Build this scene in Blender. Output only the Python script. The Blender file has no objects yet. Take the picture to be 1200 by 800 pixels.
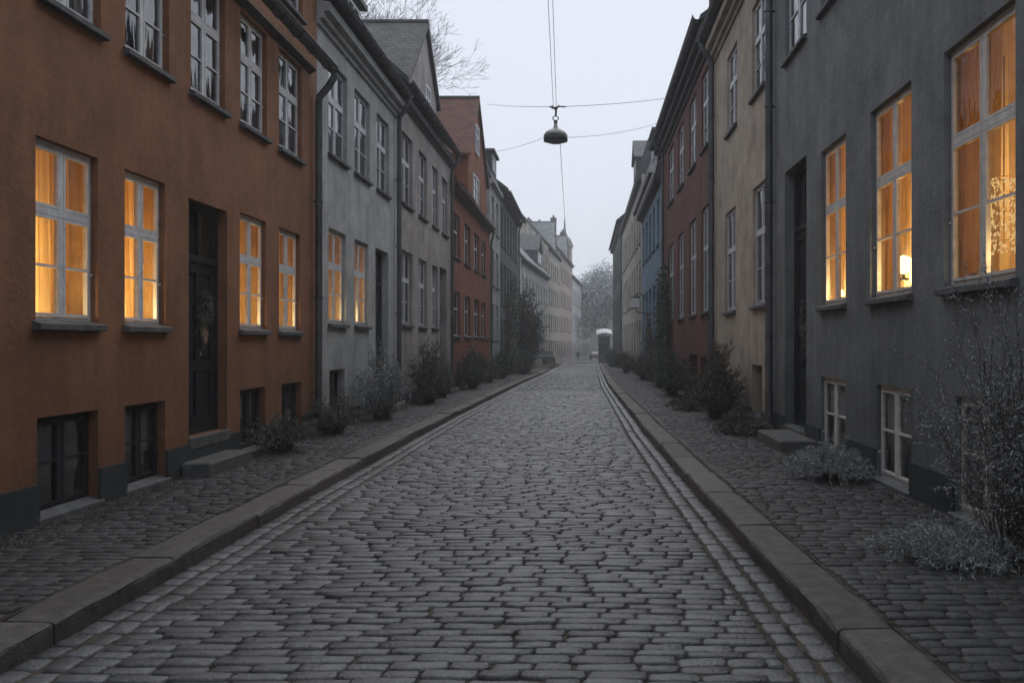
import bpy, math, random
import numpy as np
from mathutils import Vector, Matrix, noise as mnoise
rnd = random.Random(11)
C = bpy.context.scene.collection
sc = bpy.context.scene
EYE = 1.6
DL, DR = -4.55, 3.2            # facade planes, left and right of the street

def g(y):                      # the street falls gently away after 18 m
    return 0.0 if y < 16 else (-.01*(y-18) if y > 20 else -.01*(y-16)**2/8)

# ------------------------------------------------------------------ helpers
class MB:
    def __init__(s): s.v=[]; s.f=[]; s.m=[]; s.smooth=False
    def add(s, vs, fs, m=0):
        o=len(s.v); s.v+= [tuple(p) for p in vs]
        for q in fs: s.f.append(tuple(i+o for i in q)); s.m.append(m)
    def box(s, x0,x1,y0,y1,z0,z1, m=0, M=None):
        vs=[(x,y,z) for z in (z0,z1) for y in (y0,y1) for x in (x0,x1)]
        if M is not None: vs=[M@Vector(p) for p in vs]
        s.add(vs,[(0,2,3,1),(4,5,7,6),(0,1,5,4),(2,6,7,3),(0,4,6,2),(1,3,7,5)],m)
    def bbox(s, x0,x1,y0,y1,z0,z1, b=.012, m=0):     # box with bevelled top and vertical edges
        o=[(x0+b,y0),(x1-b,y0),(x1,y0+b),(x1,y1-b),(x1-b,y1),(x0+b,y1),(x0,y1-b),(x0,y0+b)]
        cx,cy=(x0+x1)/2,(y0+y1)/2
        def ring(z,d):
            return [(x+(d if x<cx else -d),y+(d if y<cy else -d),z) for x,y in o]
        vs=ring(z0,0)+ring(z1-b,0)+ring(z1,b)
        fs=[tuple(range(7,-1,-1)),tuple(range(16,24))]
        for k in (0,8):
            for i in range(8):
                j=(i+1)%8; fs.append((k+i,k+j,k+8+j,k+8+i))
        s.add(vs,fs,m)
    def prism(s, pts, a, b, axis='x', m=0):           # polygon (2D) extruded from a to b along an axis
        n=len(pts)
        def P(t,p):
            return {'x':(t,p[0],p[1]),'y':(p[0],t,p[1]),'z':(p[0],p[1],t)}[axis]
        vs=[P(a,p) for p in pts]+[P(b,p) for p in pts]
        fs=[tuple(range(n)),tuple(range(2*n-1,n-1,-1))]
        for i in range(n):
            j=(i+1)%n; fs.append((j,i,n+i,n+j))
        s.add(vs,fs,m)
    def tube(s, pts, r, n=6, m=0, cap=True):
        pts=[Vector(p) for p in pts]
        rs=r if isinstance(r,(list,tuple)) else [r]*len(pts)
        vs=[]
        up=None
        for i,p in enumerate(pts):
            d=(pts[min(i+1,len(pts)-1)]-pts[max(i-1,0)])
            if d.length<1e-9: d=Vector((0,0,1))
            d.normalize()
            if up is None: up=Vector((0,0,1)) if abs(d.z)<.9 else Vector((1,0,0))
            a=d.cross(up)
            if a.length<1e-4: a=d.cross(Vector((0,1,0)))
            a.normalize(); b=d.cross(a); up=b.cross(d)*1.0 if False else up
            for k in range(n):
                t=2*math.pi*k/n
                vs.append(p+(a*math.cos(t)+b*math.sin(t))*rs[i])
        fs=[]
        for i in range(len(pts)-1):
            for k in range(n):
                j=(k+1)%n
                fs.append((i*n+k,i*n+j,(i+1)*n+j,(i+1)*n+k))
        if cap:
            fs.append(tuple(range(n-1,-1,-1))); fs.append(tuple(range((len(pts)-1)*n,len(pts)*n)))
        s.add(vs,fs,m)
    def lathe(s, prof, n=20, c=(0,0,0), m=0):
        vs=[(c[0]+r*math.cos(2*math.pi*k/n),c[1]+r*math.sin(2*math.pi*k/n),c[2]+z) for r,z in prof for k in range(n)]
        fs=[]
        for i in range(len(prof)-1):
            for k in range(n):
                j=(k+1)%n; fs.append((i*n+k,i*n+j,(i+1)*n+j,(i+1)*n+k))
        s.add(vs,fs,m)
    def build(s, name, mats, parent=None, loc=None, rot=None, smooth=False):
        me=bpy.data.meshes.new(name)
        me.from_pydata(s.v,[],s.f)
        if not isinstance(mats,(list,tuple)): mats=[mats]
        for m in mats: me.materials.append(m)
        if len(mats)>1: me.polygons.foreach_set('material_index',s.m)
        if smooth: me.polygons.foreach_set('use_smooth',[True]*len(s.f))
        me.update()
        o=bpy.data.objects.new(name,me); C.objects.link(o)
        if parent is not None: o.parent=parent
        if loc is not None: o.location=loc
        if rot is not None: o.rotation_euler=rot
        return o

def empty(name, loc=(0,0,0), rz=0, parent=None):
    o=bpy.data.objects.new(name,None); C.objects.link(o); o.location=loc; o.rotation_euler=(0,0,rz)
    o.empty_display_size=.2
    if parent is not None: o.parent=parent
    return o
def tag(o, label, cat, group=None, kind=None):
    if label: o['label']=label
    if cat: o['category']=cat
    if group: o['group']=group
    if kind: o['kind']=kind
    return o
def struct(o): o['kind']='structure'; return o

# ------------------------------------------------------------------ materials
def mat(name, col, rough=.7, spec=.3, metal=0.0, var=.25, scale=3.0, bump=.0, bscale=40.0, island=0.0, col2=None, streak=0.0, grime=None, mottle=0.0, macro=0.0):
    m=bpy.data.materials.new(name); m.use_nodes=True
    nt=m.node_tree; N=nt.nodes; L=nt.links
    b=N['Principled BSDF']
    b.inputs['Roughness'].default_value=rough
    b.inputs['Metallic'].default_value=metal
    b.inputs['Specular IOR Level'].default_value=spec
    tc=N.new('ShaderNodeTexCoord')
    geo=N.new('ShaderNodeNewGeometry')
    n1=N.new('ShaderNodeTexNoise'); n1.inputs['Scale'].default_value=scale; n1.inputs['Detail'].default_value=6; n1.inputs['Roughness'].default_value=.62
    L.new(geo.outputs['Position'],n1.inputs['Vector'])
    r=N.new('ShaderNodeValToRGB')
    c2=col2 if col2 else tuple(c*(1-var*1.3) for c in col)
    c1=tuple(min(1,c*(1+var*.8)) for c in col) if not col2 else col
    r.color_ramp.elements[0].position=.32; r.color_ramp.elements[1].position=.68
    r.color_ramp.elements[0].color=(*c2,1); r.color_ramp.elements[1].color=(*c1,1)
    L.new(n1.outputs['Fac'],r.inputs['Fac'])
    cur=r.outputs['Color']
    if streak:
        mp=N.new('ShaderNodeMapping'); mp.inputs['Scale'].default_value=(5,5,.35)
        L.new(geo.outputs['Position'],mp.inputs['Vector'])
        n2=N.new('ShaderNodeTexNoise'); n2.inputs['Scale'].default_value=1.3; n2.inputs['Detail'].default_value=5
        L.new(mp.outputs['Vector'],n2.inputs['Vector'])
        mr=N.new('ShaderNodeMapRange'); mr.inputs['From Min'].default_value=.35; mr.inputs['From Max'].default_value=.7
        mr.inputs['To Min'].default_value=1-streak; mr.inputs['To Max'].default_value=1+streak*.35
        L.new(n2.outputs['Fac'],mr.inputs['Value'])
        mx=N.new('ShaderNodeVectorMath'); mx.operation='SCALE'
        L.new(cur,mx.inputs[0]); L.new(mr.outputs['Result'],mx.inputs['Scale']); cur=mx.outputs['Vector']
    if grime:                                            # blotchy damp dirt splashed up from the pavement
        sp=N.new('ShaderNodeSeparateXYZ'); L.new(geo.outputs['Position'],sp.inputs[0])
        ng=N.new('ShaderNodeTexNoise'); ng.inputs['Scale'].default_value=2.2; ng.inputs['Detail'].default_value=7
        L.new(geo.outputs['Position'],ng.inputs['Vector'])
        ad=N.new('ShaderNodeMath'); ad.operation='MULTIPLY_ADD'; ad.inputs[1].default_value=-1.6; 
        L.new(ng.outputs['Fac'],ad.inputs[0]); L.new(sp.outputs['Z'],ad.inputs[2])
        mr=N.new('ShaderNodeMapRange'); mr.inputs['From Min'].default_value=-.7; mr.inputs['From Max'].default_value=grime
        mr.inputs['To Min'].default_value=.6; mr.inputs['To Max'].default_value=1
        L.new(ad.outputs[0],mr.inputs['Value'])
        mx=N.new('ShaderNodeVectorMath'); mx.operation='SCALE'
        L.new(cur,mx.inputs[0]); L.new(mr.outputs['Result'],mx.inputs['Scale']); cur=mx.outputs['Vector']
    for amt,scl,det,lo,hi in ((mottle,9.0,8,.38,.66),(macro,.55,5,.35,.65)):
        if not amt: continue
        nn=N.new('ShaderNodeTexNoise'); nn.inputs['Scale'].default_value=scl; nn.inputs['Detail'].default_value=det; nn.inputs['Roughness'].default_value=.7
        L.new(geo.outputs['Position'],nn.inputs['Vector'])
        mr=N.new('ShaderNodeMapRange'); mr.inputs['From Min'].default_value=lo; mr.inputs['From Max'].default_value=hi
        mr.inputs['To Min'].default_value=1-amt; mr.inputs['To Max'].default_value=1+amt*.5
        L.new(nn.outputs['Fac'],mr.inputs['Value'])
        mx=N.new('ShaderNodeVectorMath'); mx.operation='SCALE'
        L.new(cur,mx.inputs[0]); L.new(mr.outputs['Result'],mx.inputs['Scale']); cur=mx.outputs['Vector']
    if island:
        mr=N.new('ShaderNodeMapRange'); mr.inputs['To Min'].default_value=1-island; mr.inputs['To Max'].default_value=1+island
        L.new(geo.outputs['Random Per Island'],mr.inputs['Value'])
        mx=N.new('ShaderNodeVectorMath'); mx.operation='SCALE'
        L.new(cur,mx.inputs[0]); L.new(mr.outputs['Result'],mx.inputs['Scale']); cur=mx.outputs['Vector']
    L.new(cur,b.inputs['Base Color'])
    if bump:
        n3=N.new('ShaderNodeTexNoise'); n3.inputs['Scale'].default_value=bscale; n3.inputs['Detail'].default_value=5; n3.inputs['Roughness'].default_value=.6
        L.new(geo.outputs['Position'],n3.inputs['Vector'])
        bp=N.new('ShaderNodeBump'); bp.inputs['Strength'].default_value=bump; bp.inputs['Distance'].default_value=.02
        L.new(n3.outputs['Fac'],bp.inputs['Height']); L.new(bp.outputs['Normal'],b.inputs['Normal'])
    return m

def stucco(name,col,var=.20,streak=.12,bump=.5):
    return mat(name,col,rough=.85,spec=.2,var=var,scale=1.6,bump=bump,bscale=18,streak=streak,grime=1.1,mottle=.12,macro=.16)

M={}
M['orange']=stucco('ochre_stucco',(.262,.130,.074),var=.16)
M['grey']=stucco('grey_stucco',(.43,.455,.46))
M['mauve']=stucco('mauve_grey_stucco',(.36,.335,.325))
M['red']=stucco('red_stucco',(.25,.088,.052))
M['palegrey']=stucco('pale_grey_stucco',(.38,.39,.39))
M['green']=stucco('green_grey_stucco',(.17,.185,.18),var=.3,streak=.4)
M['slate']=stucco('dark_grey_stucco',(.190,.210,.222))
M['tan']=stucco('tan_stucco',(.46,.40,.325))
M['maroon']=stucco('red_brown_stucco',(.17,.080,.065))
M['blue']=stucco('blue_stucco',(.22,.32,.41))
M['beige']=stucco('beige_stucco',(.50,.47,.41),var=.3,streak=.35)
M['white']=stucco('off_white_stucco',(.60,.61,.60),var=.2,streak=.3)  # brightened so the far walls carry haze in their colour
M['pinkish']=stucco('faded_pink_stucco',(.44,.37,.34),var=.2,streak=.3)
M['plinth']=mat('plinth_paint',(.03,.038,.045),rough=.75,var=.3,scale=3,bump=.3,bscale=25)
M['frame']=mat('window_paint',(.60,.63,.66),rough=.5,var=.16,scale=9,bump=.12,bscale=60)
M['framewarm']=mat('window_paint_cream',(.58,.57,.54),rough=.5,var=.16,scale=9,bump=.12,bscale=60)
M['framedark']=mat('window_paint_black',(.016,.019,.023),rough=.6,var=.3,scale=9)
M['sill']=mat('sill_stone',(.095,.102,.11),rough=.7,var=.3,scale=7,bump=.3,bscale=50)
M['door']=mat('door_paint',(.010,.015,.019),rough=.45,var=.3,scale=6,bump=.15,bscale=45)
M['zinc']=mat('zinc',(.085,.095,.105),rough=.5,spec=.5,metal=.35,var=.35,scale=3.2,bump=.15,bscale=15,streak=.3)
M['step']=mat('step_stone',(.09,.093,.092),rough=.75,var=.3,scale=6,bump=.4,bscale=45)
M['dark']=mat('room_dark',(.14,.135,.13),rough=.9,var=.3)
M['room']=mat('room_ochre',(.55,.41,.22),rough=.9,var=.15)
M['metal']=mat('dark_iron',(.03,.032,.034),rough=.5,spec=.5,metal=.5,var=.2)
M['lace']=mat('white_curtain',(.55,.56,.57),rough=.9,var=.12,scale=6)
M['wire']=mat('black_cable',(.03,.03,.032),rough=.6,var=.05)
M['gutterdark']=mat('soffit_paint',(.06,.062,.065),rough=.7,var=.3,scale=4)

def tile_mat(name,col,scale=(4.0,9.0),rough=.7):
    m=mat(name,col,rough=rough,var=.3,scale=2.2)
    nt=m.node_tree;N=nt.nodes;L=nt.links;b=N['Principled BSDF']
    tc=N.new('ShaderNodeTexCoord'); mp=N.new('ShaderNodeMapping'); mp.inputs['Scale'].default_value=(1,1,1)
    L.new(tc.outputs['UV'],mp.inputs['Vector'])
    br=N.new('ShaderNodeTexBrick'); br.inputs['Scale'].default_value=1; br.inputs['Brick Width'].default_value=.26; br.inputs['Row Height'].default_value=.2
    br.inputs['Mortar Size'].default_value=.018; br.inputs['Mortar Smooth'].default_value=.4
    br.inputs['Color1'].default_value=(1,1,1,1); br.inputs['Color2'].default_value=(.72,.7,.68,1); br.inputs['Mortar'].default_value=(.3,.3,.3,1)
    L.new(mp.outputs['Vector'],br.inputs['Vector'])
    src=b.inputs['Base Color'].links[0].from_socket
    mx=N.new('ShaderNodeVectorMath'); mx.operation='MULTIPLY'
    L.new(src,mx.inputs[0]); L.new(br.outputs['Color'],mx.inputs[1]); L.new(mx.outputs['Vector'],b.inputs['Base Color'])
    inv=N.new('ShaderNodeMath'); inv.operation='SUBTRACT'; inv.inputs[0].default_value=1; L.new(br.outputs['Fac'],inv.inputs[1])
    bp=N.new('ShaderNodeBump'); bp.inputs['Strength'].default_value=.8; bp.inputs['Distance'].default_value=.03
    L.new(inv.outputs[0],bp.inputs['Height']); L.new(bp.outputs['Normal'],b.inputs['Normal'])
    return m
M['redtile']=tile_mat('red_roof_tiles',(.135,.048,.034))
M['greytile']=tile_mat('grey_roof_tiles',(.085,.09,.092))
M['farroof']=mat('hazed_slate_roof',(.21,.225,.235),rough=.7,var=.35,scale=1.2,bump=.3,bscale=5)  # slate lightened, part of the distance haze put into its colour
M['slateroof']=mat('slate_roof',(.075,.082,.09),rough=.6,var=.35,scale=2.5,bump=.3,bscale=8)

def glass_mat(name, rough=.015, dirt=.06, wave=.14):
    m=bpy.data.materials.new(name); m.use_nodes=True
    nt=m.node_tree;N=nt.nodes;L=nt.links; N.remove(N['Principled BSDF'])
    out=N['Material Output']
    tr=N.new('ShaderNodeBsdfTransparent'); tr.inputs['Color'].default_value=(.93,.95,.95,1)
    gl=N.new('ShaderNodeBsdfGlossy'); gl.inputs['Roughness'].default_value=rough; gl.inputs['Color'].default_value=(.95,.97,1,1)
    df=N.new('ShaderNodeBsdfDiffuse'); df.inputs['Color'].default_value=(.35,.37,.38,1)
    fr=N.new('ShaderNodeFresnel'); fr.inputs['IOR'].default_value=2.2
    geo=N.new('ShaderNodeNewGeometry')
    mp=N.new('ShaderNodeMapping'); mp.inputs['Scale'].default_value=(3.5,3.5,.8); L.new(geo.outputs['Position'],mp.inputs['Vector'])
    n=N.new('ShaderNodeTexNoise'); n.inputs['Scale'].default_value=2.2; n.inputs['Detail'].default_value=2
    L.new(mp.outputs['Vector'],n.inputs['Vector'])
    bp=N.new('ShaderNodeBump'); bp.inputs['Strength'].default_value=wave; bp.inputs['Distance'].default_value=.03
    L.new(n.outputs['Fac'],bp.inputs['Height']); L.new(bp.outputs['Normal'],gl.inputs['Normal'])
    m1=N.new('ShaderNodeMixShader'); L.new(fr.outputs['Fac'],m1.inputs['Fac']); L.new(tr.outputs[0],m1.inputs[1]); L.new(gl.outputs[0],m1.inputs[2])
    n2=N.new('ShaderNodeTexNoise'); n2.inputs['Scale'].default_value=6; n2.inputs['Detail'].default_value=6
    L.new(geo.outputs['Position'],n2.inputs['Vector'])
    mr=N.new('ShaderNodeMapRange'); mr.inputs['From Min'].default_value=.45; mr.inputs['From Max'].default_value=.8; mr.inputs['To Min'].default_value=0.0; mr.inputs['To Max'].default_value=dirt*2
    L.new(n2.outputs['Fac'],mr.inputs['Value'])
    m2=N.new('ShaderNodeMixShader'); L.new(mr.outputs['Result'],m2.inputs['Fac']); L.new(m1.outputs[0],m2.inputs[1]); L.new(df.outputs[0],m2.inputs[2])
    L.new(m2.outputs[0],out.inputs['Surface'])
    return m
M['glass']=glass_mat('old_window_glass')
def farglass():
    m=mat('far_window_glass',(.03,.034,.038),rough=.12,spec=.6,var=.4,scale=1.5)
    return m
M['farglass']=farglass()

def curtain_mat(name,col,trans=.5):
    m=bpy.data.materials.new(name); m.use_nodes=True
    nt=m.node_tree;N=nt.nodes;L=nt.links; N.remove(N['Principled BSDF']); out=N['Material Output']
    a=N.new('ShaderNodeBsdfDiffuse'); b=N.new('ShaderNodeBsdfTranslucent')
    geo=N.new('ShaderNodeNewGeometry'); n=N.new('ShaderNodeTexNoise'); n.inputs['Scale'].default_value=5; n.inputs['Detail'].default_value=4
    mp=N.new('ShaderNodeMapping'); mp.inputs['Scale'].default_value=(3,3,.4); L.new(geo.outputs['Position'],mp.inputs['Vector']); L.new(mp.outputs[0],n.inputs['Vector'])
    r=N.new('ShaderNodeValToRGB'); r.color_ramp.elements[0].position=.3; r.color_ramp.elements[1].position=.7
    r.color_ramp.elements[0].color=(*[c*.93 for c in col],1); r.color_ramp.elements[1].color=(*col,1)
    L.new(n.outputs['Fac'],r.inputs['Fac'])
    for q in (a,b): L.new(r.outputs['Color'],q.inputs['Color'])
    mx=N.new('ShaderNodeMixShader'); mx.inputs['Fac'].default_value=trans
    L.new(a.outputs[0],mx.inputs[1]); L.new(b.outputs[0],mx.inputs[2]); L.new(mx.outputs[0],out.inputs['Surface'])
    return m
M['curtain']=curtain_mat('amber_curtain',(.74,.60,.36),.5)
M['lace']=curtain_mat('sky_pale_lace',(.80,.82,.84),.25)  # lace curtain, whitened to stand in for sky reflections on the panes
M['blind']=curtain_mat('brown_blind',(.60,.44,.29),.3)
M['greyblind']=curtain_mat('grey_blind',(.16,.14,.125),.3)

def emis(name,col,st):
    m=bpy.data.materials.new(name); m.use_nodes=True
    nt=m.node_tree;N=nt.nodes;L=nt.links; N.remove(N['Principled BSDF'])
    e=N.new('ShaderNodeEmission'); e.inputs['Color'].default_value=(*col,1); e.inputs['Strength'].default_value=st
    L.new(e.outputs[0],N['Material Output'].inputs['Surface']); return m
M['flame']=emis('warm_flame',(1,.66,.28),5.0)
M['shade']=emis('lit_lamp_shade',(1,.62,.25),1.6)

# ------------------------------------------------------------------ windows and doors (local: x along wall, y outward, z up)
def rect_frame(mb,x0,x1,z0,z1,t,y0,y1,m=0,bt=None):
    bt=t if bt is None else bt
    mb.box(x0,x0+t,y0,y1,z0,z1,m); mb.box(x1-t,x1,y0,y1,z0,z1,m)
    mb.box(x0+t,x1-t,y0,y1,z0,z0+bt,m); mb.box(x0+t,x1-t,y0,y1,z1-t,z1,m)

def curtain_strip(mb,x0,x1,z0,z1,y,amp=.03,per=.13,seed=0):
    rr=random.Random(seed); n=max(6,int((x1-x0)/.018)); ph=rr.random()*6; ph2=rr.random()*6
    vs=[];fs=[]
    K=4
    for i in range(n+1):
        x=x0+(x1-x0)*i/n
        dy=amp*(math.sin(2*math.pi*x/per+ph)+.5*math.sin(2*math.pi*x/(per*.43)+ph2))
        for k in range(K):
            t=k/(K-1)
            vs.append((x+rr.uniform(-.002,.002),y+dy*(.5+.6*(1-t)),z0+(z1-z0)*t))
    for i in range(n):
        for k in range(K-1):
            a=i*K+k; fs.append((a,a+K,a+K+1,a+1))
    mb.add(vs,fs)

def lamp_light(name,parent,loc,power,col=(1,.62,.25),r=.05):
    l=bpy.data.lights.new(name,'POINT'); l.energy=power; l.color=col; l.shadow_soft_size=r
    o=bpy.data.objects.new(name,l); C.objects.link(o); o.parent=parent; o.location=loc
    return o

WN=[0]
def window(house, x, z0, w, h, ext=.12, inset=.1, lit=0, style='tall', detail=2, fm='frame', label=None, curtain='lace', sillout=.07):
    """x: centre of the opening, z0 its bottom"""
    WN[0]+=1; seed=WN[0]
    rr=random.Random(seed*7+1)
    fmm=M[fm]
    yb=-inset-.035; yf=-inset
    hw=w/2
    mb=MB(); t=.05
    rect_frame(mb,-hw,hw,.0,h,t,yb,yf,bt=.06)
    tz=None
    if style=='tall':
        tz=h*.60
        mb.box(-hw+t,hw-t,yb,yf+.012,tz,tz+.06)
        mb.box(-.028,.028,yb,yf+.008,.06,tz); mb.box(-.028,.028,yb,yf+.008,tz+.06,h-t)
    elif style=='cell':
        mb.box(-.035,.035,yb,yf+.008,.06,h-t)
    elif style=='far':
        tz=h*.6
        mb.box(-hw+t,hw-t,yb,yf,tz,tz+.07); mb.box(-.04,.04,yb,yf,.06,tz); mb.box(-.04,.04,yb,yf,tz+.07,h-t)
    wo=mb.build('window',fmm,house,(x,0,z0))
    if label: wo['label']=label
    if style!='far':
        sb=MB(); st=.027; ys0,ys1=yb+.008,yf+.012
        lights=[]
        for (a,b) in ((-hw+t+.004,-.032),(.032,hw-t-.004)):
            if style=='tall':
                lights.append((a,b,.064,tz-.004,True)); lights.append((a,b,tz+.064,h-t-.004,False))
            else: lights.append((a,b,.064,h-t-.004,True))
        for a,b,c,d,bar in lights:
            tilt=0
            rect_frame(sb,a,b,c,d,st,ys0,ys1)
            if bar:
                zm=c+(d-c)*(.5 if style=='tall' else .52)
                sb.box(a+st,b-st,ys0+.010,ys1-.004,zm-.011,zm+.011)
        # two small stay hooks
        sb.tube([(-hw+t*.6,yf,h*.3),(-hw+t*.6,yf+.03,h*.3),(-hw+t*.6+.03,yf+.035,h*.3-.01)],.005,5)
        sb.tube([(hw-t*.6,yf,h*.28),(hw-t*.6,yf+.03,h*.28),(hw-t*.6-.03,yf+.035,h*.28-.01)],.005,5)
        sb.build('sash',fmm,wo)
    pb=MB()
    yp=yf-.012
    if style=='far':
        pb.box(-hw+.02,hw-.02,yp-.02,yp,.03,h-.03)
        pb.build('pane',M['farglass'],wo)
    else:
        for a,b,c,d,bar in lights:
            z_list=[(c+st*.5,d-st*.5)]
            ang=rr.uniform(-.004,.004); 
            dx=ang*(b-a)
            pb.add([(a+.01,yp-dx,c+.01),(b-.01,yp+dx,c+.01),(b-.01,yp+dx+rr.uniform(-.003,.003),d-.01),(a+.01,yp-dx,d-.01)],[(3,2,1,0)])
        pb.build('pane',M['glass'],wo)
    # sill
    s_=MB()
    if sillout>0:
        s_.prism([(-inset-.02,.042),(sillout,-.004),(sillout,-.052),(sillout-.015,-.058),(-.02,-.058),(-inset-.02,-.03)],-hw-.045,hw+.045,'x')
        s_.build('sill',M['sill'],wo)
    if style!='far':
        rb=MB(); dp=1.3 if lit else .9
        X0,X1=-hw-ext,hw+ext; yr=yb-.002
        Z0,Z1=-.0,h+(.5 if lit else .05)
        # room shell: back, two cheeks, floor board, ceiling, and the jambs round the frame
        rb.add([(X0,yr-dp,Z0),(X1,yr-dp,Z0),(X1,yr-dp,Z1),(X0,yr-dp,Z1)],[(0,1,2,3)])
        rb.add([(X0,yr,Z0),(X0,yr-dp,Z0),(X0,yr-dp,Z1),(X0,yr,Z1)],[(0,1,2,3)])
        rb.add([(X1,yr,Z0),(X1,yr-dp,Z0),(X1,yr-dp,Z1),(X1,yr,Z1)],[(0,1,2,3)])
        rb.add([(X0,yr,Z0),(X1,yr,Z0),(X1,yr-dp,Z0),(X0,yr-dp,Z0)],[(0,1,2,3)])
        rb.add([(X0,yr,Z1),(X1,yr,Z1),(X1,yr-dp,Z1),(X0,yr-dp,Z1)],[(0,1,2,3)])
        rb.box(X0,-hw+.005,yr-.02,yr,Z0,Z1); rb.box(hw-.005,X1,yr-.02,yr,Z0,Z1)
        rb.box(-hw+.005,hw-.005,yr-.02,yr,h-.005,Z1); rb.box(X0,X1,yr-.02,yr,Z0-.1,Z0)
        rb.build('room',M['room'] if lit else M['dark'],wo)
        if lit:
            cb=MB(); yc=yr-.42
            gap=rr.uniform(-.02,.10)*w; gx=rr.uniform(-.12,.12)*w
            curtain_strip(cb,X0,gx-gap/2,.01,h+.46,yc+.12,.045,.17,seed); curtain_strip(cb,gx+gap/2,X1,.01,h+.46,yc+.17,.045,.19,seed+99)
            cb.build('curtain',M['curtain'],wo,smooth=True)
            lamp_light('room_lamp',wo,(rr.uniform(-.1,.1)*w,yc-.35,h*.42),lit*17)
            lamp_light('window_lamp',wo,(rr.uniform(-.3,.3)*w,yc+.30,h*.10),lit*3,(1,.68,.30),.03)
        elif curtain in ('blind','greyblind'):
            cb=MB(); curtain_strip(cb,X0,X1,.02,h,yr-.05,.004,.3,seed); cb.build('curtain',M[curtain],wo,smooth=True)
        elif curtain=='lace':
            cb=MB(); yc=yr-.035
            k=rr.random()
            if k<.8:
                curtain_strip(cb,X0,X1,h*.0+.02,h,yc,.012,.12,seed)
            else:
                f=rr.uniform(.22,.36)
                curtain_strip(cb,X0,-hw+w*f,.02,h,yc,.012,.10,seed); curtain_strip(cb,hw-w*f,X1,.02,h,yc,.012,.10,seed+5)
                curtain_strip(cb,-hw+w*f,hw-w*f,h*.8,h,yc-.01,.01,.1,seed+6)
            cb.build('curtain',M['lace'],wo,smooth=True)
    return wo

def door(house,x,z0,w,h,inset=.28,transom=.5):
    hw=w/2; mb=MB(); yb=-inset-.08; yf=-inset
    rect_frame(mb,-hw,hw,0,h,.07,yb,yf,bt=.05)
    zt=h-transom
    mb.box(-hw+.07,hw-.07,yb,yf+.012,zt-.07,zt)
    o=mb.build('door',M['door'],house,(x,0,z0))
    lf=MB(); a,b=-hw+.073,hw-.073; y0,y1=yb+.01,yf-.02
    lf.box(a,b,y0,y0+.02,.053,zt-.073)
    for (p,q) in ((a,a+.11),(b-.11,b),(-.045,.045)): lf.box(p,q,y0+.0205,y1,.053,zt-.073)
    for zc in (.053,.75,zt-.073-.13):
        lf.box(a+.11,-.045,y0+.0205,y1-.002,zc,zc+.13); lf.box(.045,b-.11,y0+.0205,y1-.002,zc,zc+.13)
    for k in (0,1):      # raised panels
        p,q=((a+.14,-.075),(.075,b-.14))[k]
        lf.bbox(p,q,y0+.02,y0+.034,.22,.72); lf.bbox(p,q,y0+.02,y0+.034,.92,zt-.25)
    lf.build('door_leaf',M['door'],o)
    tw=MB(); tw.add([(a,yb+.03,zt+.003),(b,yb+.03,zt+.003),(b,yb+.03,h-.073),(a,yb+.03,h-.073)],[(3,2,1,0)]); tw.build('pane',M['glass'],o)
    bar=MB(); bar.box(-.015,.015,yb+.031,yf+.004,zt+.003,h-.073); bar.build('glazing_bar',M['door'],o)
    rb=MB(); 
    rb.add([(a-.05,yb-.6,zt-.02),(b+.05,yb-.6,zt-.02),(b+.05,yb-.6,h),(a-.05,yb-.6,h)],[(0,1,2,3)])
    rb.add([(a-.05,yb-.01,zt-.02),(b+.05,yb-.01,zt-.02),(b+.05,yb-.6,zt-.02),(a-.05,yb-.6,zt-.02)],[(0,1,2,3)])
    rb.build('hallway',M['dark'],o)
    hb=MB(); hb.tube([(.1,y1,1.0),(.1,y1+.05,1.0),(.0,y1+.055,1.0)],.011,8); hb.lathe([(.0,0),(.03,0),(.03,.01),(0,.012)],12,(.1,y1,1.0)); hb.build('handle',M['metal'],o)
    th=MB(); th.bbox(-hw-.02,hw+.02,-inset-.06,.035,-.13,-.002,.01); th.build('threshold',M['step'],o)
    return o

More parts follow.
